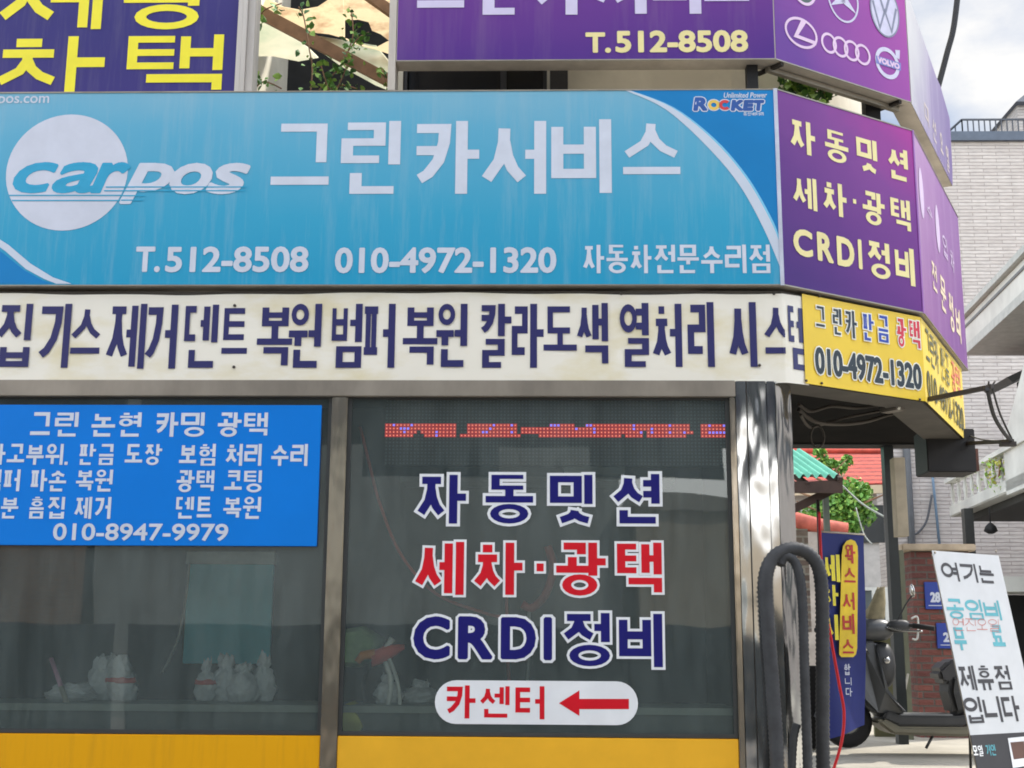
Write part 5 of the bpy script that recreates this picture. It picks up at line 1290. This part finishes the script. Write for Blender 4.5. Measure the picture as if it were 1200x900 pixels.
mb = MB(); skew(18, ye+.05, -.025, .01, (zb_+zt2)/2+.18, (zb_+zt2)/2+.23); mb.build('fascia_line', mat('line_grey', (110, 112, 112), .6), hs)
mb = MB(); skew(16, 30.5, 2.3, 6, .7, zb_); mb.build('wall', brick('house_brick', (214, 204, 200), (200, 190, 186), (170, 162, 158), .55, .098, .012), hs)
yb_ = 28.2; z0_, z1_, z2_ = at(1113, 606, yb_).z, at(1113, 588, yb_).z, at(1113, 562, yb_).z
mb = MB(); skew(18, yb_, 0, 2.3, z0_, z1_-.1); balc = mb.build('balcony', hw, hs, bevel=.02)
mb = MB(); skew(18, yb_+.08, -.06, .18, z2_-.09, z2_); mb.build('handrail', hw, balc)
bprof = [(.065, 0), (.065, .04), (.035, .07), (.055, .16), (.075, .24), (.055, .33), (.030, .42), (.05, .46), (.065, .50)]
hb = z2_-.09-(z1_-.1); bm_ = MB().lathe([(r_*.66, h_/.5*hb) for r_, h_ in bprof], (0, 0, 0), (0, 0, 1), 10)
b0 = None
for k in range(14):
    y = yb_-.1-k*.56
    if b0 is None:
        b0 = bm_.build('baluster', hw, None); bl_ = b0
    else: bl_ = b0.copy(); COL.objects.link(bl_)
    bl_.parent = balc; bl_.location = Vector((HX(y)+.07, y, z1_-.1)) - Vector(hs.location)
mb = MB(); skew(18, yb_-.5, .3, 2.3, z0_-.14, z0_-.002); mb.build('balcony_beam', mat('beam_dark', (54, 54, 52), .8), hs)
yq = depth_on_lane(1181, 600); mb = MB(); mb.prism([(HX(yq), yq, z0_-.05), (HX(18), 18, z0_-.05), (HX(18), 18, z2_+3.6), (HX(yq-1.6), yq-1.6, z2_+1.2), (HX(yq), yq, z2_+.1)], [(HX(yq)+.12, yq, z0_-.05), (HX(18)+.12, 18, z0_-.05), (HX(18)+.12, 18, z2_+3.6), (HX(yq-1.6)+.12, yq-1.6, z2_+1.2), (HX(yq)+.12, yq, z2_+.1)]); mb.build('stair_parapet', hw, hs)
pz = at(1135, 625, 26.5); mb = MB(); mb.bx(pz.x-.09, pz.x+.09, 26.4, 26.6, .9, z0_); mb.build('post', mat('post_dark', (60, 62, 60), .6), hs)
c_ = at(1180, 442, 25); mb = MB(); mb.prism([c_, c_+Vector((1.6, 0, .75)), c_+Vector((1.6, 0, .62)), c_+Vector((.1, 0, -.10))], [c_+Vector((0, 1.4, 0)), c_+Vector((1.6, 1.4, .75)), c_+Vector((1.6, 1.4, .62)), c_+Vector((.1, 1.4, -.10))]); mb.build('window_hood', mat('hood_dark', (66, 66, 64), .7), hs)
c_ = at(1199, 450, 25); mb = MB(); mb.bx(c_.x-.05, c_.x+.6, 25.0, 25.2, at(1199, 500, 25).z, at(1199, 446, 25).z); mb.build('window', mat('window_dark', (60, 66, 66), .2), hs)
a, b = at(1160, 676, 24), at(1200, 694, 24)
mb = MB(); mb.bx(a.x, b.x+3, 23.8, 25, b.z, a.z); mb.build('garage_lintel', hw, hs)
mb = MB(); mb.bx(a.x, b.x+3, 25.2, 25.4, .7, b.z); mb.build('garage_dark', black, hs)  # black sheet stands in for the dark interior under the lintel
mb = MB(); skew(19, yb_-.6, 2.2, 2.28, z1_-.1, z2_+1.3); mb.build('balcony_backing', mat('backing_dark', (62, 66, 64), .3, var=.2), hs)  # dark sheet added so the gaps between the balusters read dark
# hanging lamp and plant on the balcony
lp = at(1161, 620, depth_on_lane(1161, 620)); o = thing('hanging_lamp', lp, 'small black lamp hanging under the balcony', 'lamp')
MB().tube([lp+Vector((0, 0, .12)), (lp.x, lp.y, z0_-.13)], .012).build('rod', black, o); MB().lathe([(.03, .12), (.10, .05), (.13, -.04), (.05, -.09)], lp, (0, 0, 1), 12).build('lamp_shade', black, o)
rn = random.Random(3); _py = depth_on_lane(1170, 548); pp = at(1170, 547, _py)
pl_ = thing('balcony_plant', pp, 'yellow green trailing plant on the balcony handrail', 'plant')
mb = MB(); leaves(mb, [pp+Vector((rn.gauss(0, .16), rn.gauss(0, .25), rn.gauss(.0, .09)-.3*(rn.random() < .25))) for _ in range(130)], .09, rn, 2); mb.build('foliage', [mat('leaf_yellow', (170, 170, 70), .6), leafs[1]], pl_, fixn=False)
mb = MB(); mb.tube([pp+Vector((0, 0, -.2)), pp+Vector((.05, 0, .15))], .02, 6); mb.build('stem', wood, pl_)

# -- house with the red tiled roof beyond the bay
RY = 25.0
tile = brick('red_tile', (200, 84, 66), (180, 68, 56), (120, 48, 42), .20, .14, .025, bump=.8)
rh = thing('tiled_house', (3.5, RY+2, ground_z(25)), 'house with an orange red tiled roof and grey walls behind the open bay', 'house')
r0, r1, r2, r3 = at(940, 530, RY+3.2), at(1033, 531, RY+3.2), at(1036, 566, RY-.5), at(930, 572, RY-.5)
up_ = Vector((0, 0, .10))
MB().prism([r3+Vector((-3, 0, 0)), r2, r1, r0+Vector((-3, 0, 0))], [r3+Vector((-3, 0, 0))-up_, r2-up_, r1-up_, r0+Vector((-3, 0, 0))-up_]).build('roof', tile, rh)
MB().tube([r0+Vector((-3, 0, .04)), r1+Vector((.05, 0, .04))], .09, 10).build('ridge', mat('ridge_tile', (206, 88, 70), .7, var=.2), rh)
MB().beam(r3+Vector((-3, -.04, -.16)), r2+Vector((.05, -.04, -.12)), .08, .16).build('gutter', mat('gutter_cream', (196, 178, 150), .7), rh)
MB().bx(-3, r2.x-.1, RY-.3, RY+5, .8, r2.z-.18).build('wall', mat('wall_grey', (186, 182, 178), .85, var=.12), rh)
a, b = at(985, 592, RY-.34), at(1037, 636, RY-.34); MB().bx(a.x, b.x, RY-.36, RY-.305, b.z, a.z).build('window', mat('window_black', (40, 44, 46), .25), rh)
a, b = at(1008, 692, RY-.34), at(1040, 742, RY-.34); wn = MB().bx(a.x, b.x, RY-.36, RY-.305, b.z, a.z).build('window', mat('window_grey', (84, 92, 92), .2), rh)
mb = MB()
for x in (a.x, (a.x+b.x)/2, b.x): mb.bx(x-.03, x+.03, RY-.40, RY-.361, b.z, a.z)
mb.bx(a.x-.03, b.x+.03, RY-.40, RY-.362, a.z, a.z+.06); mb.build('frame', mat('frame_white', (206, 206, 200), .5), wn)
MB().tube([(r2.x+.12, RY-.4, .9), (r2.x+.12, RY-.4, r2.z+1.2)], .06).build('drain_pipe', mat('pipe_white', (206, 204, 198), .6), rh)
# upper house behind it: cream wall with a blue barred window
UY = 36; uh = thing('cream_house', (4, UY+1.5, ground_z(36)), 'cream house with a blue barred window above the red tiled roof', 'house')
a = at(1034, 500, UY)
MB().bx(-4, a.x, UY, UY+3, .8, 8.5).build('wall', mat('cream_wall', (216, 206, 190), .85, var=.08), uh)
c_, d_ = at(1003, 500, UY), at(1033, 529, UY); wn = MB().bx(c_.x, d_.x, UY-.06, UY-.005, d_.z, c_.z+.4).build('window', mat('window_blue', (92, 132, 166), .2), uh)
mb = MB()
for k in range(7): x = c_.x+(d_.x-c_.x)*k/6; mb.bx(x-.03, x+.03, UY-.12, UY-.065, d_.z, c_.z+.4)
mb.build('bars', mat('bars_dark', (44, 48, 58), .5), wn)

# -- green corrugated canopy on a timber frame
GY = 14.0
grn = mat('green_sheet', (96, 176, 150), .4, var=.12, scale=3); gfr = mat('canopy_frame', (70, 54, 48), .8, var=.25, scale=6)
cp = thing('canopy', at(962, 600, GY+.3), 'green corrugated sheet canopy on a dark timber frame beside the steel pillar', 'canopy')
cp.location.z = ground_z(14)
A1, A2 = at(938, 527, GY+1.2), at(984, 558, GY-.3)      # sloping edge
sl = (A2-A1)
mb = MB(); n_ = 36
L_ = Vector((-3.2, 0, 0))
def corr(k): return Vector((0, 0, .022*math.sin(k*math.pi/1.5)))
mb.grid(lambda s, t: A1 + sl*t + L_*s + Vector((0, 0, .025*math.sin(s*3.2*2*math.pi/.09)*1)) , 240, 2); mb.build('roof_sheet', grn, cp, fixn=False)
mb = MB(); mb.beam(A1+Vector((.0, -.03, -.07)), A2+Vector((0, -.03, -.07)), .05, .11); mb.build('rafter', gfr, cp)
mb = MB(); mb.beam(A2+Vector((.02, 0, -.12)), A2+Vector((-3.2, 0, -.12)), .06, .12); mb.build('purlin', gfr, cp)
mb = MB(); mb.beam(A1*.5+A2*.5+Vector((.0, 0, -.1)), A1*.5+A2*.5+Vector((-3.2, 0, -.1)), .05, .08); mb.build('purlin', gfr, cp)
a, b = at(978, 573, GY-.2), at(935, 594, GY-.2)
mb = MB(); mb.beam(a, a*(-.6)+b*1.6, .05, .09); mb.build('brace', gfr, cp)
for k in (.25, .5, .75):
    p_ = A1*(1-k)+A2*k; MB().beam(p_+Vector((.02, -.03, -.06)), p_+Vector((-3.2, -.03, -.06)), .05, .06).build('rafter', gfr, cp)
for dx in (-.35, -.8): MB().beam(A1+Vector((dx, -.03, -.10)), A2+Vector((dx, -.03, -.10)), .045, .06).build('rafter', gfr, cp)
mb = MB(); mb.beam(at(983, 566, GY-.25), at(900, 570, GY-.25), .05, .06); mb.build('rail', gfr, cp)
a = at(967, 572, GY); mb = MB(); mb.bx(a.x-.03, a.x+.03, GY-.03, GY+.03, .7, a.z); mb.build('post', mat('post_green_grey', (98, 108, 98), .6), cp)
# red tiled coping of the low wall behind, white truck like shape under the canopy
a, b = at(928, 608, 17), at(992, 622, 17)
lw_ = thing('garden_wall', ((a.x+b.x)/2, 17, ground_z(17)), 'low garden wall capped with reddish tiles under the green canopy', 'wall')
MB().bx(a.x-1, b.x, 16.95, 17.15, .6, b.z-.02).build('wall', mat('wall_buff', (176, 166, 156), .85, var=.2), lw_)
MB().tube([a+Vector((-1, 0, .03)), a, (a+b)/2+Vector((0, 0, -.02)), b], .11, 10).build('coping', mat('coping_tile', (180, 92, 76), .8, var=.25, scale=8), lw_)
# -- leafy tree in the yard
rn = random.Random(11); ty = 20.0
tb = at(985, 640, ty)
tr = thing('yard_tree', (tb.x, ty, ground_z(20)), 'bright green leafy tree between the canopy and the red roofed house', 'tree')
zc = at(985, 595, ty).z
mb = MB(); mb.tube(smooth_path([(tb.x, ty, .8), (tb.x-.05, ty+.05, 2.0), (tb.x+.02, ty, zc-.2), (tb.x+.05, ty, zc+.5)]), [.09]*6+[.07]*6+[.04]*6+[.02], 8)
for k in range(7):
    q = rn.uniform(0, 6.28); s0 = Vector((tb.x, ty, zc-.5+.12*k)); mb.tube([s0, s0+Vector((math.cos(q)*.35, math.sin(q)*.35, .3)), s0+Vector((math.cos(q)*.75, math.sin(q)*.7, .45))], [.035, .022, .008], 6)
mb.build('trunk', wood, tr)
mb = MB(); pts = []
for (px, py, rr, nn) in ((1000, 580, .30, 420), (975, 590, .30, 420), (1008, 600, .26, 260), (960, 612, .28, 360), (985, 606, .32, 420), (993, 622, .20, 200), (945, 610, .2, 160), (978, 620, .25, 260), (967, 540, .10, 50), (975, 545, .10, 60), (985, 548, .10, 60), (993, 540, .09, 50), (961, 530, .10, 60)):
    c_ = at(px, py, ty+rn.uniform(-.3, .3))
    for _ in range(int(nn*1.6)):
        v = Vector((rn.gauss(0, 1), rn.gauss(0, 1), rn.gauss(0, .8))); v = v.normalized()*rr*rn.random()**.45; pts.append(c_+v)
leaves(mb, pts, .085, rn, 3); mb.build('crown', [leafs[1], mat('leaf_bright', (108, 160, 70), .55, var=.2), leafs[0]], tr, fixn=False)
mb = MB()
for pa in (((978, 575), (970, 552), (962, 530)), ((985, 572), (980, 550), (993, 538))): mb.tube([at(x, y, ty) for x, y in pa], [.02, .014, .006], 6)
o = mb.build('branch', wood, tr)
# -- wires crossing the bay
def wire(pts, Y0, Y1, r, name, label, m=None, cat='cable', sag=0):
    n = len(pts); P_ = smooth_path([at(x, y, Y0+(Y1-Y0)*i/(n-1)) for i, (x, y) in enumerate(pts)], 8)
    return single(MB().tube(P_, r, 7), name, m or blackw, P_[0], label, cat)
blackw = mat('cable_black', (34, 34, 36), .6); greyw = mat('cable_grey', (150, 156, 150), .6)
wire([(984, 566), (1010, 590), (1037, 606)], 14, 13, .010, 'guy_wire', 'grey guy wire slanting from the canopy corner to the dark post', greyw)
wire([(1003, 595), (1012, 625), (1022, 638)], 13.2, 12.8, .007, 'guy_wire', 'short pale wire hanging in front of the dark window by the tree', greyw)
wire([(936, 474), (950, 482), (975, 476), (1005, 478), (1040, 473)], 8.6, 9.3, .012, 'cable', 'upper loose black cable slung under the corner overhang', mat('cable_dusty', (84, 78, 72), .8))
wire([(936, 480), (955, 494), (985, 497), (1015, 494), (1042, 486), (1075, 478)], 8.6, 9.5, .014, 'cable', 'lower sagging dusty cable slung under the corner overhang', MATS['cable_dusty'])
wire([(938, 486), (948, 500), (962, 498), (990, 490), (1030, 482)], 8.5, 9.2, .010, 'cable', 'middle dusty cable slung between the two others under the overhang', MATS['cable_dusty'])
lc = at(958, 512, 8.7); pts = [lc+Vector((math.cos(q)*.045, 0, math.sin(q)*.075)) for q in [2*math.pi*k/24 for k in range(25)]]
single(MB().tube(pts, .007, 6), 'cable_coil', MATS['cable_dusty'], lc, 'small ring of dusty cable hanging under the overhang beside the steel pillar', 'cable')
# -- lamp arms and cables on the corner
st = mat('arm_steel', (66, 60, 56), .6, .3, var=.2)
ar = thing('lamp_arm', at(1040, 478, 8.7), 'long rusty steel arm with a flat lamp head sticking out under the yellow banner', 'lamp')
a, b = at(1038, 478, 8.6), at(1163, 453, 7.9)
MB().beam(a, b, .028, .028).build('arm', st, ar)
h_ = at(1045, 476, 8.5); X_ = (b-a).normalized(); Y_ = Vector((0, 0, 1)).cross(X_).normalized(); Z_ = X_.cross(Y_)
MB().box(h_+Vector((0, -.01, -.022)), (.15, .09, .035), (X_, Y_, Z_)).build('lamp_head', mat('lamp_grey', (122, 116, 108), .5, .3), ar, bevel=.008)
MB().lathe([(.018, 0), (.02, .02), (.012, .04)], h_+Vector((.02, -.05, -.02)), (0, -1, 0), 12).build('lens', mat('lens_white', (222, 222, 214), .3), ar)
mb = MB(); t_ = at(1158, 454, 7.92); mb.tube([t_, t_+Vector((-.0, -.02, .035))], .006, 6); mb.tube([t_+Vector((.02, 0, 0)), t_+Vector((.045, 0, .04))], .006, 6); mb.box(t_, (.05, .03, .02)); mb.build('clamp', st, ar)
ar2 = thing('lamp_arm', at(1130, 520, 9.9), 'short straight steel arm holding the ends of two drooping cables, below the yellow banners', 'bracket')
a, b = at(1127, 520, 9.9), at(1186, 517, 8.6)
MB().beam(a, b, .028, .028).build('arm', st, ar2); MB().box(b+Vector((-.03, 0, -.02)), (.10, .05, .03)).build('clamp', st, ar2)
wire([(1157, 456), (1164, 485), (1175, 505), (1185, 517)], 7.9, 8.6, .013, 'cable', 'thicker black cable drooping from the long arm tip to the short arm tip')
wire([(1163, 455), (1172, 485), (1186, 515)], 7.9, 8.6, .007, 'cable', 'thinner cable drooping beside the thicker one at the arm tips')
wire([(1132, 509), (1150, 515), (1172, 517)], 9.9, 8.7, .005, 'cable', 'thin wire running along the top of the short arm')
wire([(1125, -30), (1118, 30), (1110, 62), (1100.5, 98), (1090, 135)], 9.7, 9.75, .024, 'cable', 'thick black overhead cable dropping out of the sky onto the upper sign edge')
# hanging black shapes in the bracket corner at the house
# -- vines growing through the broken eave
def vine(stems, Y, nl, size, label, seed, spread=.05):
    rn = random.Random(seed); base = at(*stems[0][0], Y)
    v = thing('vine', base, label, 'plant', 'creepers over the signs'); ms, ml = MB(), MB(); pts = []
    for st_ in stems:
        P_ = smooth_path([at(x, y, Y+rn.uniform(-.05, .05)) for x, y in st_], 6); ms.tube(P_, .005, 5)
        for k in range(nl):
            p = P_[rn.randrange(len(P_))]; pts.append(p+Vector((rn.gauss(0, spread), rn.gauss(0, spread), rn.gauss(0, spread))))
    leaves(ml, pts, size, rn, 3); ms.build('stem', wood, v); ml.build('foliage', leafs, v, fixn=False)
vine([((300, 40), (303, 25), (310, 12), (330, 4)), ((299, 40), (305, 18))], D+.55, 16, .06, 'leafy creeper tip beside the navy sign post at the top', 1, .028)
vine([((298, 104), (308, 96), (318, 98), (330, 104)), ((299, 104), (301, 90))], D+.5, 11, .06, 'small leafy creeper rising from the sky blue sign beside the navy sign', 2, .03)
vine([((364, 108), (366, 80), (362, 55), (356, 20), (350, 8)), ((372, 108), (388, 90), (402, 75)), ((380, 108), (400, 100), (418, 104)), ((408, 60), (414, 40), (412, 15)), ((408, 60), (420, 45), (432, 38)), ((395, 105), (410, 70)), ((385, 106), (376, 76))], D+.5, 27, .05, 'wide leafy creeper rising from the sky blue sign under the broken eave', 3, .035)
vine([((452, 100), (450, 88), (447, 80))], D+.5, 10, .055, 'few leaves hanging beside the violet sign post', 4, .02)
a0 = at(935, 100, D+.9)
vine([((922, 102), (930, 97), (942, 100)), ((945, 108), (960, 106), (972, 112)), ((925, 98), (950, 104))], D+.55, 60, .07, 'dense green creeper filling the gap behind the purple corner sign', 5, .035)

# ================================================================ ACROSS THE STREET (seen mirrored in the glass and steel)
def across(x0, x1, y, h, m, label, floors, wm):
    t = thing('opposite_building', ((x0+x1)/2, y, .1), label, 'building')
    MB().bx(x0, x1, y-6, y, .1, h).build('wall', m, t)
    fh = h/floors
    mw = MB(); n = max(2, int((x1-x0)/2.6))
    first = None
    for f_ in range(floors):
        for k in range(n):
            xc = x0+(k+.5)*(x1-x0)/n; z0 = .1+f_*fh+(.9 if f_ else .3); hh = 1.5 if f_ else 2.2
            if first is None: first = MB().bx(-.8, .8, 0, .04, 0, 1.5).build('window', wm, t); o = first
            else: o = first.copy(); COL.objects.link(o); o.parent = t
            o.location = Vector((xc, y+.003, z0)) - Vector(t.location)
    MB().bx(x0-.1, x1+.1, y-6.1, y+.12, h, h+.3).build('parapet', alu2, t)
wdk = mat('mirror_window', (50, 58, 64), .1)
across(-24, -9.5, -11.0, 9.0, brick('buff_brick', (172, 130, 104), (150, 112, 90), (150, 140, 130), .22, .07), 'brown brick building across the street mirrored in the left window', 3, wdk)
across(-9.2, 1.5, -11.4, 10.5, mat('grey_stucco', (168, 172, 170), .85, var=.15, scale=.8), 'grey building across the street mirrored in the window glass', 4, wdk)
across(1.8, 12, -11.0, 4.3, mat('beige_stucco', (196, 182, 160), .85, var=.12, scale=.8), 'beige building across the street mirrored in the steel pillar', 1, wdk)
across(12.4, 28, -11.2, 10.0, mat('pale_tile', (190, 192, 196), .6, var=.1), 'pale tiled building across the street mirrored in the steel pillar edge', 3, wdk)
added_side_block = thing('opposite_building', (22, 11.5, .6), 'unseen brown building added farther down the street to tone down the right face of the steel pillar', 'building')  # added out of view so the pillar mirrors a wall instead of bright sky
MB().bx(15, 30, 7, 17, .4, 7.5).build('wall', mat('umber_stucco', (200, 190, 180), .85, var=.15, scale=.8), added_side_block)
mb = MB()
for z_ in (1.6, 4.4):
    for y_ in (8.2, 11, 13.8): MB().bx(14.96, 14.995, y_, y_+1.6, z_, z_+1.5).build('window', wdk, added_side_block)
